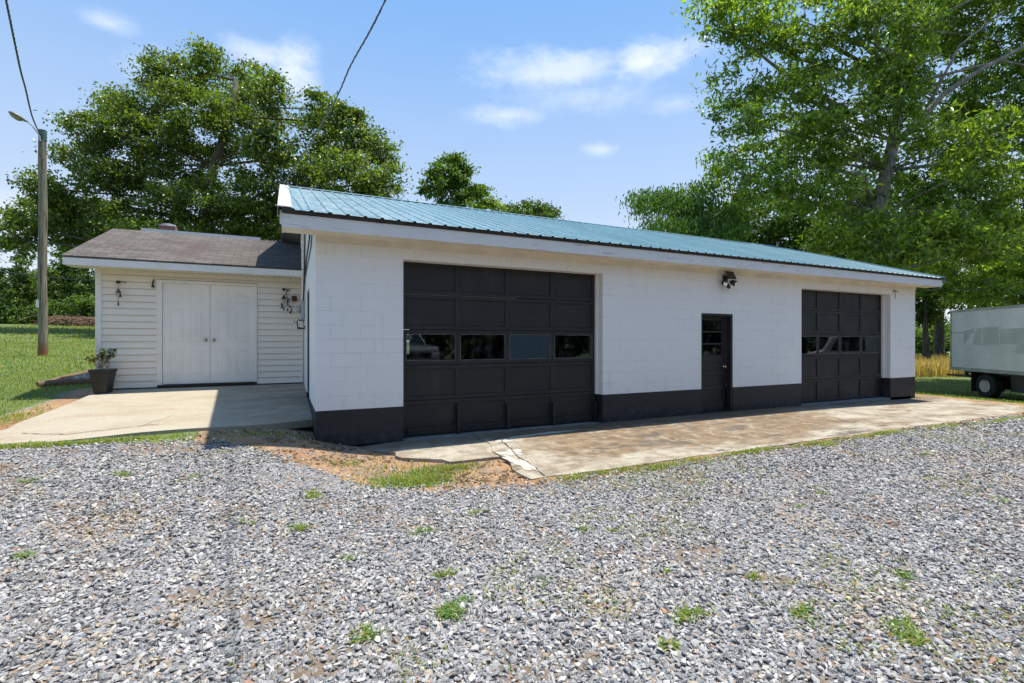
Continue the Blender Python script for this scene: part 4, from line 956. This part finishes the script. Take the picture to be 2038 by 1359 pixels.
def cable(name, ctrl, rad, twist, label):
    pts = [Vector(p) for p in ctrl]; out = []
    for i_ in range(len(pts)-1):           # catmull-rom
        p0, p1, p2, p3 = pts[max(i_-1, 0)], pts[i_], pts[i_+1], pts[min(i_+2, len(pts)-1)]
        N = max(4, int((p2-p1).length/.10)) if twist else max(4, int((p2-p1).length/.5))
        for k in range(N):
            t = k/N; out.append(.5*((2*p1)+(-p0+p2)*t+(2*p0-5*p1+4*p2-p3)*t*t+(-p0+3*p1-3*p2+p3)*t**3))
    out.append(pts[-1]); mb = MB()
    if twist:
        for ph in (0, 2.1, 4.2):
            q = []; L = 0
            for k, p in enumerate(out):
                if k: L += (p-out[k-1]).length
                d = (out[min(k+1, len(out)-1)]-out[max(k-1, 0)]).normalized(); s = d.cross(Vector((0, 0, 1))).normalized(); c = s.cross(d)
                a = L/twist*2*math.pi+ph; q.append(p + s*math.cos(a)*rad*1.1 + c*math.sin(a)*rad*1.1)
            mb.tube(q, rad, 5)
    else: mb.tube(out, rad, 5)
    return tag(mb.build(name, M['cable']), label, 'cable')
def uz(u, t, py): return P(1019+u*F, py, t)
c2 = [(565, 366, 11.4), (594, 321.5, 9.34), (627, 268, 7.85), (668, 198, 6.39), (697, 132, 5.66), (734, 66, 4.99), (767, 0, 4.5)]
pts = [P(*q) for q in c2]
def behind(t, a, b, z): return Vector((CAM[0]+t*fw[0]+(a+b*t)*rt[0], CAM[1]+t*fw[1]+(a+b*t)*rt[1], z))
pts += [behind(3.2, 1.56, -.6087, 4.82), behind(0, 1.56, -.6087, 5.25), behind(-6, 1.56, -.6087, 6.6), behind(-14, 1.56, -.6087, 8.6)]
cable('service_cable', pts, .0050, .45, 'twisted gray service cable rising from the garage roof corner')
c1 = [(79, 266, 16.9), (64, 231, 14.2), (51, 177, 12.5), (41, 140, 11.3), (30, 88, 10.4), (12, 0, 9.0)]
pts = [P(*q) for q in c1] + [behind(6, -1.305, -.9, 7.9), behind(0, -1.305, -.9, 8.2), behind(-12, -1.305, -.9, 9.2)]
cable('lamp_cable', pts, .0105, .6, 'twisted dark cable running from the top of the utility pole')
cable('far_wire', [P(-200, 520, 24), P(0, 540, 26), P(78, 549, 27), P(200, 560, 29), P(500, 575, 36)], .018, 0, 'thin pale wire crossing behind the utility pole')

# edging timbers, gravel bed, brush
def log(px0, py0, px1, py1, label, rad=.075):
    a, b = to_ground(px0, py0), to_ground(px1, py1); a.z += rad*.6; b.z += rad*.6
    tag(MB().tube([a, a.lerp(b, .5)+Vector((0, 0, .01)), b], [rad, rad*1.02, rad], 12).build('landscape_timber', M['timber']), label, 'timber')
log(76, 770, 190, 762, 'round brown landscape timber in front of the small gravel bed')
log(76, 768, 195, 738, 'thin brown landscape timber along the back of the small gravel bed', .05)
q0, q1, q2 = to_ground(90, 766), to_ground(196, 762), to_ground(196, 742)
n = 3500; s_, t_ = rng.random(n), rng.random(n); f__ = s_+t_ > 1; s_[f__] = 1-s_[f__]; t_[f__] = 1-t_[f__]
X = q0.x+(q1.x-q0.x)*s_+(q2.x-q0.x)*t_; Y = q0.y+(q1.y-q0.y)*s_+(q2.y-q0.y)*t_
tag(stones('bed_gravel', X, Y, rng.uniform(.04, .08, n), -.01, seed=9), kind='stuff')

# ------------------------------------------------------------------ vehicles
def veh_frame(o, d):
    d = Vector((d[0], d[1], 0)).normalized(); s = Vector((-d.y, d.x, 0)); o = Vector(o)
    return lambda a, b, z: o + d*a + s*b + Vector((0, 0, z))
def bxf(mb, T, a0, a1, b0, b1, z0, z1):
    b = len(mb.v); mb.v += [tuple(T(*q)) for q in ((a0,b0,z0),(a1,b0,z0),(a1,b1,z0),(a0,b1,z0),(a0,b0,z1),(a1,b0,z1),(a1,b1,z1),(a0,b1,z1))]
    mb.f += [tuple(b+i for i in q) for q in ((3,2,1,0),(4,5,6,7),(0,1,5,4),(1,2,6,5),(2,3,7,6),(3,0,4,7))]; return mb
def wheel(T, a, b, side, rad, wid, parent):
    mb = MB(); q = [T(a, b, rad), T(a, b+side*.03, rad), T(a, b+side*wid*.5, rad), T(a, b+side*(wid-.03), rad), T(a, b+side*wid, rad)]
    w = mb.tube(q + [T(a, b+side*(wid+.004), rad)], [rad*.93, rad, rad, rad, rad*.93, rad*.52], 28, cap=False).build('wheel', M['tyre'], parent)
    MB().tube([T(a, b+side*.01, rad), T(a, b+side*(wid+.012), rad), T(a, b+side*(wid-.10), rad), T(a, b+side*(wid-.11), rad), T(a, b+side*(wid-.05), rad), T(a, b+side*(wid-.045), rad)], [rad*.50, rad*.52, rad*.46, rad*.28, rad*.22, rad*.05], 24).build('rim', M['rim'], w)
TG = -.37; TO = Vector((22.17, 2.01, TG)); td = Vector((-.552, -.834, 0)).normalized()
T = veh_frame(TO, td)   # a: rear -> front, b: + to the right of it... side facing camera is b=0, box extends b<0
sgn = 1 if (T(0, 1, 0)-TO).dot(Vector(CAM)-TO) < 0 else -1
TT = lambda a, b, z: T(a, b*sgn, z)
BT = root('box_truck', TO, 'white box truck with faded markings parked in the shade at the right', 'truck')
mb = bxf(MB(), TT, 0, 5.2, 0, 2.35, .90, 3.10); BB = mb.build('cargo_box', M['truck_white'], BT, bevel=.015)
mb = MB(); bxf(mb, TT, -.01, 5.21, -.012, 0, 3.02, 3.11); bxf(mb, TT, -.01, 5.21, -.012, 0, .89, 1.01); bxf(mb, TT, -.012, .045, -.014, -.001, 1.01, 3.02)
mb.build('edge_rail', plain('galvanised_rail', (.36, .36, .34), .5, .3, var=.2, scale=5), BB)
mb = MB()
def mk(pl): mb.prism([TT(a, -.003, z) for a, z in pl], TT(0, -.002, 0)-TT(0, 0, 0))
mk([(.62, 2.32), (1.12, 2.42), (.62, 1.80)]); mk([(1.22, 2.42), (1.40, 2.42), (1.40, 1.82), (1.0, 1.84)]); mk([(1.46, 2.42), (2.1, 2.44), (2.1, 1.84), (1.46, 1.82)])
mk([(2.16, 2.36), (4.2, 2.40), (4.2, 1.86), (3.1, 1.86), (3.1, 1.55), (2.75, 1.55), (2.75, 1.86), (2.16, 1.86)])
mb.build('faded_marking', M['truck_mark'], BB)
mb = MB(); bxf(mb, TT, .0, 2.6, -.0025, -.001, 2.27, 2.283); bxf(mb, TT, 2.6, 5.2, -.0025, -.001, 1.62, 1.63); mb.build('seam', M['crack'], BB)
mb = MB(); bxf(mb, TT, .4, 7.2, .55, .70, .62, .88); bxf(mb, TT, .4, 7.2, 1.65, 1.80, .62, .88); bxf(mb, TT, .2, 5.0, .3, 2.05, .80, .895); bxf(mb, TT, 2.1, 4.6, .35, 1.9, .30, .80); bxf(mb, TT, .9, 2.0, .8, 1.5, .30, .80); mb.build('chassis_shade_fill', M['dark'], BT)  # frame rails, plus low dark boxes standing in for shade under the body
mb = MB(); bxf(mb, TT, -.35, .75, .08, 2.25, .66, .72); bxf(mb, TT, -.05, .0, .5, .6, .70, .9); bxf(mb, TT, -.05, .0, 1.7, 1.8, .70, .9); mb.build('rear_bumper', M['dark'], BT)
for a in (1.45, 6.2):
    for b, sd_ in ((.33, -1), (2.02, 1)): wheel(TT, a, b, sd_, .42, .26, BT)
mb = MB(); bxf(mb, TT, .86, .89, .06, 1.1, .18, .9); mb.build('mud_flap', M['tyre'], BT)
mb = MB()
cabp = [(5.35, .75), (7.55, .75), (7.65, 1.0), (7.60, 1.45), (7.05, 1.60), (6.60, 2.35), (6.35, 2.45), (5.35, 2.45)]
mb.prism([TT(a, .15, z) for a, z in cabp], TT(0, 2.05, 0)-TT(0, 0, 0)); CB = mb.build('cab', M['truck_white'], BT, bevel=.03)
mb = MB().prism([TT(a, .145, z) for a, z in ((5.75, 1.6), (6.85, 1.6), (6.5, 2.28), (5.75, 2.28))], TT(0, .003, 0)-TT(0, 0, 0)); mb.build('side_window', M['dark'], CB)

def car(name, o, d, prof_b, prof_c, wid, rad, axles, m, label, cat, hl):
    T = veh_frame(o, d); r_ = root(name, o, label, cat)
    w2 = wid/2; mb = MB(); mb.prism([T(a, -w2, z) for a, z in prof_b], T(0, wid, 0)-T(0, 0, 0)); B_ = mb.build('body', m, r_, bevel=.05)
    mb = MB(); n = len(prof_c); b = 0
    mb.v += [tuple(T(a, -w2+.08+(.16 if z > prof_c[0][1]+.2 else 0), z)) for a, z in prof_c] + [tuple(T(a, w2-.08-(.16 if z > prof_c[0][1]+.2 else 0), z)) for a, z in prof_c]
    mb.f += [tuple(reversed(range(n))), tuple(range(n, 2*n))] + [(k, (k+1) % n, n+(k+1) % n, n+k) for k in range(n)]
    mb.build('cabin', m, r_, bevel=.04)
    # windscreen
    (a1_, z1_), (a2_, z2_) = prof_c[-1], prof_c[-2]
    q = [T(a1_+.012-.06, -w2+.16, z1_+.05), T(a1_+.012-.06, w2-.16, z1_+.05), T(a2_+.04, w2-.32, z2_-.06), T(a2_+.04, -w2+.32, z2_-.06)]
    fwv = (T(1, 0, 0)-T(0, 0, 0)); q = [p + fwv*.035 for p in q]
    mb = MB().prism(q, fwv*.008); mb.build('windscreen', plain('car_glass', (.02, .03, .035), .08), r_)
    fr_ = max(a for a, z in prof_b)
    mb = MB(); bxf(mb, T, fr_-.02, fr_+.012, -w2*.62, w2*.62, hl-.13, hl+.06); mb.build('grille', M['dark'], r_)
    for s in (-1, 1):
        mb = MB(); bxf(mb, T, fr_-.03, fr_+.016, s*w2*.80-.13, s*w2*.80+.13, hl-.09, hl+.06); mb.build('headlight', M['door_white'], r_, bevel=.01)
        for a in axles: wheel(T, a, s*(w2-.21), s, rad, .22, r_)
    mb = MB(); bxf(mb, T, fr_-.04, fr_+.09, -w2, w2, hl-.42, hl-.22); mb.build('bumper', M['gray'], r_, bevel=.02)
    return r_
def zs(pl, k): return [(a, z*k) for a, z in pl]
car('pickup_truck', (4.15, -15.3, float(H(4.15, -13))), (0, 1), zs([(-.9, .45), (4.7, .45), (4.78, .8), (4.76, 1.16), (4.6, 1.25), (3.2, 1.32), (-.9, 1.20)], 1.1),
    zs([(.9, 1.2), (1.05, 1.85), (2.4, 1.88), (3.25, 1.30)], 1.08), 1.95, .40, (0, 3.75), M['silver'], 'silver pickup parked across the lot, seen mirrored in the garage door panes', 'car', 1.08)
car('minivan', (25.3, -5.9, float(H(25.3, -5.9))), (-1, 0), [(-.9, .3), (3.3, .3), (3.5, .7), (3.4, .92), (2.8, 1.05), (-1.2, 1.05)],
    [(-1.2, 1.0), (-1.1, 1.76), (1.3, 1.78), (2.8, 1.02)], 1.9, .33, (0, 2.6), M['carblue'], 'pale blue minivan beyond the right edge, mirrored in the far garage door panes', 'car', .74)

# ------------------------------------------------------------------ trees
OAK = [(.072, .118, .022), (.10, .150, .028), (.130, .178, .038), (.052, .085, .018), (.17, .20, .06)]
BRI = [(.105, .170, .022), (.155, .235, .030), (.21, .30, .040), (.070, .120, .018), (.27, .34, .055)]
DRK = [(.055, .095, .018), (.078, .125, .024), (.10, .160, .030), (.042, .070, .015)]
MID = [(.07, .13, .022), (.10, .17, .028), (.135, .22, .036), (.05, .095, .016)]
def tree(name, base, lobes, trunk, label, pal, leafL, leafW, cd=1.0, lpc=42, barkm='bark', rc=(.45, .95), droop=0, limbs=True, group=None, cat='tree', leafm='leaf', trunk_r=.35, seed=1, limb_r=.11, twigs=.22, upb=.6, flat=.55, shell=.45):
    """lobes: (centre Vector, rx, rz) ; trunk: list of Vectors"""
    r = np.random.default_rng(seed); rr = random.Random(seed)
    T_ = root(name, base, label, cat, group)
    CC = []; tb = MB()
    tp = [Vector(p) for p in trunk]; nT = len(tp)
    tb.tube([tp[0]+Vector((0, 0, -.3))] + tp, [trunk_r*1.35] + [trunk_r*(1-.72*k/(nT-1)) for k in range(nT)], 10)
    for (c, rx, rz_) in lobes:
        area = rx*rz_*4; n = max(4, int(area*cd*1.15))
        d = unit(r.normal(0, 1, (n, 3))); q = shell + (1.03-shell)*r.random(n)**.6
        bumpy = 1 + .16*np.sin(d[:, 0]*5+seed) * np.cos(d[:, 2]*6+rx)
        pos = np.array(c) + d*(q*bumpy)[:, None]*np.array([rx, rx*.95, rz_])
        CC.append(pos)
        if limbs:
            k = min(range(nT), key=lambda k: (tp[k]-c).length + max(0, tp[k].z-c.z)*1.2); s = tp[k]
            mid = s.lerp(c, .5) + Vector((rr.uniform(-.5, .5), rr.uniform(-.5, .5), rr.uniform(-.1, .7)))*min(1.2, (c-s).length*.2)
            lr = min(trunk_r*.6, limb_r*(.7+.12*(c-s).length)); tb.tube([s, mid, Vector(c)], [lr, lr*.75, lr*.4], 6)
            for j in range(max(2, int(n*twigs))):
                e = Vector(pos[rr.randrange(n)]); m_ = Vector(c).lerp(e, .5)+Vector((0, 0, rr.uniform(-.1, .25))); tb.tube([Vector(c).lerp(mid, rr.random()*.5), m_, e], [lr*.30, lr*.18, lr*.07], 4, cap=False)
    tb.build('trunk', M[barkm], T_, smooth=True)
    CC = np.concatenate(CC); n = len(CC); rad = r.uniform(rc[0], rc[1], n)
    k = np.repeat(np.arange(n), lpc); off = r.normal(0, .5, (len(k), 3)); 
    off[:, 2] *= flat; 
    if droop: off[:, 2] = -np.abs(off[:, 2])*droop
    C = CC[k] + off*rad[k][:, None]
    if droop: C[:, 2] -= .0
    Vv = leaves(C, leafL, leafW, r, droop=droop*1.2 + .25, upb=upb)
    shade = r.uniform(.78, 1.22, n)[k][:, None]
    np_mesh('crown', Vv, 4, M[leafm], T_, lcol(len(C), pal, r)*shade)
    return T_
def lb(items, t, dt=0, seed=0):
    rr = random.Random(seed); out = []
    for it in items:
        px, py, rx, ry = it[:4]; tt = t + (it[4] if len(it) > 4 else rr.uniform(-dt, dt)); out.append((P(px, py, tt), rx*tt/F, ry*tt/F))
    return out
oak = [(350,130,70,42),(450,125,95,40),(530,155,42,42),(400,180,85,38),(505,215,60,45),(235,180,36,28),(285,215,75,38),(185,250,60,36),(300,270,95,45),(170,300,52,34),(405,265,80,46),(520,290,62,50),
       (215,345,82,40),(100,365,52,38),(330,345,90,46),(80,420,48,36),(165,415,75,42),(275,420,85,45),(400,395,90,50),(500,380,82,55),(45,465,34,30),(350,460,110,32),(470,455,90,35),(560,420,70,50),
       (640,190,42,38),(640,260,58,52),(705,240,42,38),(735,290,50,42),(770,350,38,42),(690,340,70,50),(620,350,60,55),(755,395,45,30),(670,400,80,36),(575,300,28,24),(120,400,60,40),(60,440,44,34),(300,462,110,32),(430,470,110,34),(540,465,60,34),(200,470,70,30)]
pbz = P(400, 640, 34)
oak = [(a, b+(28 if b < 200 else 12), c*.92, d*.86) for a, b, c, d in oak]
tree('oak_tree', (pbz.x, pbz.y, float(H(pbz.x, pbz.y))), lb(oak, 34, 3.2, 2),
     [Vector((pbz.x, pbz.y, float(H(pbz.x, pbz.y)))), P(402, 540, 34), P(405, 440, 34), P(425, 330, 34), P(460, 230, 34), P(470, 160, 34)],
     'huge spreading oak filling the sky behind the brown-roofed annex', OAK, .235, .15, cd=2.9, lpc=92, trunk_r=.55, seed=5, limb_r=.050, flat=.5, rc=(.5, 1.05), twigs=.10)
big = [(1415,35,46,34),(1480,25,60,40),(1500,85,52,34),(1590,40,85,46),(1690,50,60,42),(1620,120,66,36),(1860,60,90,60),(1950,40,80,60),(2030,90,70,70),(1770,120,60,60),(1470,180,62,34),(1560,175,70,40),(1470,240,50,30),
       (1655,205,72,46),(1760,220,60,50),(1870,200,75,60),(1975,215,75,60),(1550,260,85,42),(1430,320,42,26),(1510,330,70,40),(1620,310,75,42),(1700,330,60,44),(1860,310,85,50),(1985,320,85,60),(1440,375,60,32),
       (1570,390,80,36),(1690,430,55,30),(1800,400,80,50),(1920,410,90,52),(2030,420,80,60),(1660,480,62,30),(1790,490,80,42),(1900,500,90,46),(2010,520,90,50),(1600,-60,130,50),(1780,-40,120,60),(1960,-70,130,70),(2150,150,110,110),(2150,350,100,110),(1850,-160,150,60),(2130,-20,100,90),(1480,-30,50,30),(1850,555,70,26),(1960,575,80,24),(1715,440,50,30,-2.5),(1690,250,55,40,-2.6),(1800,165,50,40,-2.4),(1770,515,60,32,-2.6),(1715,545,50,26,-2),(1810,60,45,40,-2.4),(1850,450,60,36,-2.6),(1950,330,60,40,-2.6),(1660,380,55,34,-2),(1880,260,60,36,-2.8),(1940,470,70,40,-3),(2000,260,60,40,-3)]
tb0 = P(1733, 700, 21.5); z0 = float(H(tb0.x, tb0.y)); tb0.z = z0
BTR = tree('shade_tree', tb0, lb(big, 21.5, 2.6, 4), [tb0, P(1733, 600, 21.5), P(1738, 500, 21.5), P(1742, 440, 21.5), P(1765, 340, 21.5), P(1778, 280, 21.5), P(1795, 170, 21.5), P(1808, 60, 21.5), P(1815, -120, 21.5)],
     'tall bright green tree with pale trunk towering over the far end of the garage', BRI, .26, .098, cd=3.9, lpc=56, barkm='bark_pale', trunk_r=.42, seed=8, limb_r=.040, rc=(.35, .80), droop=0, flat=.55, upb=.4, twigs=.10)
lm = MB()
for path, ra in (([(1748,440),(1725,418),(1690,400)], .13), ([(1778,290),(1820,250),(1880,185),(1950,140),(2050,85)], .16), ([(1745,440),(1720,350),(1660,338),(1600,328)], .12), ([(1790,200),(1740,100),(1705,85),(1640,65)], .12),
                 ([(1742,470),(1700,445),(1655,410)], .13), ([(1740,520),(1738,480),(1720,455)], .12), ([(1740,530),(1742,490),(1775,470)], .1), ([(1800,120),(1745,95),(1740,40),(1700,5)], .13), ([(1600,170),(1540,130),(1490,90)], .09), ([(1745,545),(1860,520),(1925,490)], .1), ([(1850,205),(1910,90),(2000,20)], .07), ([(1700,230),(1600,170),(1560,150)], .11)):
    pt = [P(x, y, 21.3-.25*k) for k, (x, y) in enumerate(path)]; lm.tube(pt, [ra*(1-.6*k/(len(pt)-1)) for k in range(len(pt))], 8)
lm.build('limb', M['bark_pale'], BTR, smooth=True)
# drooping small tree
wl = [(1300,385,40,22),(1345,412,52,30),(1400,418,48,34),(1340,450,60,26),(1420,450,55,26),(1280,402,22,12),(1375,385,40,20),(1450,436,36,26)]
wb = P(1390, 700, 24); wb.z = float(H(wb.x, wb.y))
tree('weeping_tree', wb, lb(wl, 24, 1.0, 6), [wb, P(1392, 560, 24), P(1395, 460, 24), P(1385, 400, 24)], 'small drooping tree with hanging strands above the teal roof', [(.08, .16, .03), (.11, .20, .04), (.06, .12, .024)], .26, .08, cd=6, lpc=60, rc=(.5, 1.1), droop=1.6, trunk_r=.16, seed=12, limb_r=.05, leafm='leaf_soft', upb=.1)
def simple(px, py_top, w, t, py_base, label, pal, seed, name='background_tree', group='trees behind the garage', L=.30, cd=.9, lpc=30, shape='round', trunk_r=.2, name_cat='tree', low=.25, barkm='bark'):
    rr = random.Random(seed); b = P(px, py_base, t); b.z = float(H(b.x, b.y)); ztop = P(px, py_top, t).z; hgt = ztop-b.z; rx = w*t/F/2; lobes = []
    if shape == 'cone':
        for k in range(7):
            f = k/6; zz_ = b.z + hgt*(.10+.84*f); q = rx*(1-.85*f)
            for j in range(2 if f < .6 else 1): lobes.append((Vector((b.x+rr.uniform(-.3, .3)*q, b.y+rr.uniform(-.3, .3)*q, zz_)), q*.85, hgt*.11))
    else:
        for k in range(11):
            f = rr.uniform(low, .88); wf = math.sin(min(1, (f-low*.6)/.75+.18)*math.pi*.62+.35); a = rr.uniform(0, 6.28); q = rx*wf*rr.uniform(.25, .68)
            s = rx*rr.uniform(.34, .5); lobes.append((Vector((b.x+math.cos(a)*q, b.y+math.sin(a)*q, b.z+hgt*f)), s, s*rr.uniform(.6, .85)))
        lobes.append((Vector((b.x, b.y, ztop-rx*.3)), rx*.42, rx*.3))
    return tree(name, b, lobes, [b, b+Vector((rr.uniform(-.3, .3), 0, hgt*.4)), b+Vector((rr.uniform(-.5, .5), 0, hgt*.8))], label, pal, L, L*.5, cd=cd*2.0, lpc=int(lpc*1.3), trunk_r=trunk_r, seed=seed, limb_r=.035, group=group, rc=(.4, .9), cat=name_cat, leafm='leaf_soft', twigs=.04, barkm=barkm)
for nm_, pts_, t_, pal_, lab_, sd_k in (('round', [(880,345,34,24),(905,335,30,20),(860,370,26,24),(925,365,34,24),(895,385,45,30),(950,385,26,18),(890,325,20,12),(930,345,16,12)], 40, MID, 'round light green tree showing above the middle of the teal roof', 21),
    ('low', [(955,405,30,14),(985,412,26,10)], 43, BRI, 'low green tree touching the right of the round tree above the roof', 22),
    ('flat', [(1010,420,28,10),(1040,415,34,11),(1070,418,34,12),(1098,428,22,10),(1050,435,60,12)], 46, DRK, 'wide flat dark tree crown just topping the roof ridge', 23)):
    b_k = P(pts_[0][0], 640, t_); b_k.z = float(H(b_k.x, b_k.y)); c_k = P(pts_[0][0], pts_[0][1]+30, t_)
    tree('background_tree', b_k, lb(pts_, t_, .8, sd_k), [b_k, b_k.lerp(c_k, .6), c_k], lab_, pal_, .30, .17, cd=3.2, lpc=60, trunk_r=.2, seed=sd_k, limb_r=.04, rc=(.35, .8), leafm='leaf_soft', twigs=.08)
for pts_, t_, pal_, lab_, sd_k in (([(1440,440,50,34),(1480,415,44,34),(1500,460,60,36),(1450,500,60,36),(1520,510,60,40)], 38, DRK, 'dark tree behind the drooping tree over the roof', 24),
    ([(1540,425,55,38),(1600,440,60,40),(1560,480,70,36),(1630,490,60,40),(1580,395,46,28),(1600,540,70,36)], 36, MID, 'dense tree filling below the tall tree over the roof middle', 25),
    ([(1680,440,60,44),(1720,480,60,44),(1660,500,60,40),(1760,520,60,40),(1700,550,70,40),(1700,400,50,34)], 38, DRK, 'shaded tree behind the pale trunk of the tall tree', 26)):
    b_k = P(pts_[2][0], 692, t_); b_k.z = float(H(b_k.x, b_k.y)); c_k = P(pts_[0][0], pts_[0][1]+20, t_)
    tree('background_tree', b_k, lb(pts_, t_, 1.2, sd_k), [b_k, b_k.lerp(c_k, .6), c_k], lab_, pal_, .32, .18, cd=2.2, lpc=46, trunk_r=.25, seed=sd_k, limb_r=.04, rc=(.4, .95), leafm='leaf_soft', twigs=.05)
simple(1810, 420, 190, 36, 695, 'dark leafy tree behind the far roof corner', DRK, 27, group=None, low=.42, trunk_r=.32)
simple(1868, 330, 200, 42, 697, 'thick-trunked tree standing between garage corner and box truck', MID, 28, group=None, low=.42, trunk_r=.42)
simple(1930, 430, 170, 44, 697, 'background tree rising behind the rear of the box truck', MID, 29, group=None, low=.35, trunk_r=.35)
simple(2010, 400, 200, 37, 697, 'background tree above the roof of the box truck', BRI, 30, group=None, low=.3, trunk_r=.3)
simple(2120, 300, 240, 30, 697, 'bright tree at the right edge beyond the box truck', BRI, 31, group=None, low=.25, trunk_r=.3)
simple(1846, 560, 60, 34, 702, 'slim dark-trunked tree nearest the garage corner', DRK, 32, group=None, low=.55, trunk_r=.27, cd=1.1)
# far undergrowth right
for k, (px, w, tp_, t, lab) in enumerate(((1840, 160, 600, 58, 'sunlit yellow-green thicket behind the tree trunks'), (1990, 220, 590, 60, 'green thicket hidden behind the box truck'))):
    simple(px, tp_, w, t, 690, lab, [(.10, .17, .03), (.14, .22, .035), (.06, .11, .02)], 60+k, name='shrub', group=None, name_cat='shrub', low=.05, L=.4, cd=.8)
# left background: trees and undergrowth along the lawn
LB = [(25, 470, 120, 50, 'round', MID, 'leafy tree at the left edge behind the lawn'), (150, 455, 150, 54, 'round', MID, 'thin-leaved tree with dark trunks between pole and annex'),
      (45, 520, 110, 47, 'cone', DRK, 'dark cedar at the far left behind the pole'), (105, 545, 80, 48, 'cone', DRK, 'dark cedar just right of the utility pole'), (-60, 480, 160, 50, 'round', DRK, 'tree past the left edge of the lawn'),
      (200, 500, 120, 50, 'round', DRK, 'dark tree at the annex corner behind the lawn'), (290, 490, 150, 44, 'round', DRK, 'shaded tree behind the annex roof'), (450, 480, 200, 44, 'round', DRK, 'shaded tree below the oak behind the annex roof')]
for k, (px, tpp, w, t, sh_, pal, lab) in enumerate(LB):
    simple(px, tpp, w, t, 646, lab, pal, 80+k, shape=sh_, group=None, low=.12, cd=1.0, lpc=36, trunk_r=.2, L=.34)
for k, (px, tpp, w, t, lab) in enumerate(((20, 590, 90, 46.5, 'low shrub under the cedar at the left lawn edge'), (75, 600, 80, 46, 'rounded shrub behind the foot of the utility pole'), (125, 598, 80, 46, 'green shrub right of the pole at the lawn edge'), (180, 588, 80, 46, 'bright shrub beside the annex corner at the lawn edge'))):
    simple(px, tpp, w, t, 646, lab, MID, 120+k, name='shrub', group=None, name_cat='shrub', low=.02, cd=1.3, lpc=36, L=.28, trunk_r=.06)
bp = P(160, 640, 44); bp.z = float(H(bp.x, bp.y)); mb = MB(); rr = random.Random(5)
for k in range(260):
    c = bp + Vector((rr.gauss(0, 1.3), rr.gauss(0, .5), rr.uniform(0, .75))); a = rr.uniform(0, 6.28); e = Vector((math.cos(a), math.sin(a)*.5, rr.uniform(-.2, .5)))*rr.uniform(.4, 1.1); mb.tube([c-e, c+Vector((0, 0, .1)), c+e], [.03, .025, .01], 4, cap=False)
tag(mb.build('brush_pile', plain('dead_wood', (.20, .13, .09), .9, var=.4)), 'heap of dead brown branches at the far edge of the left lawn', 'brush pile')
# trees behind the camera (mirrored in the glass, close the lot)
for k, (x, y, w, hgt) in enumerate(((-20, -24, 13, 9), (-9, -27, 14, 10), (3, -27, 14, 10), (14, -26, 14, 10), (25, -24, 14, 10), (36, -19, 13, 10), (44, -8, 13, 10))):
    rr = random.Random(300+k); b = Vector((x, y, float(H(x, y)))); lobes = [(b+Vector((rr.uniform(-.35, .35)*w, rr.uniform(-.2, .2)*w, hgt*rr.uniform(.1, .85))), w*.24, w*.2) for _ in range(16)]
    tree('lot_edge_tree', b, lobes, [b, b+Vector((0, 0, hgt*.5)), b+Vector((0, 0, hgt*.8))], 'leafy tree on the far side of the gravel lot, out of the photo', DRK, .8, .55, cd=.9, lpc=20, seed=300+k, group='trees across the lot', leafm='leaf_soft', twigs=.05)
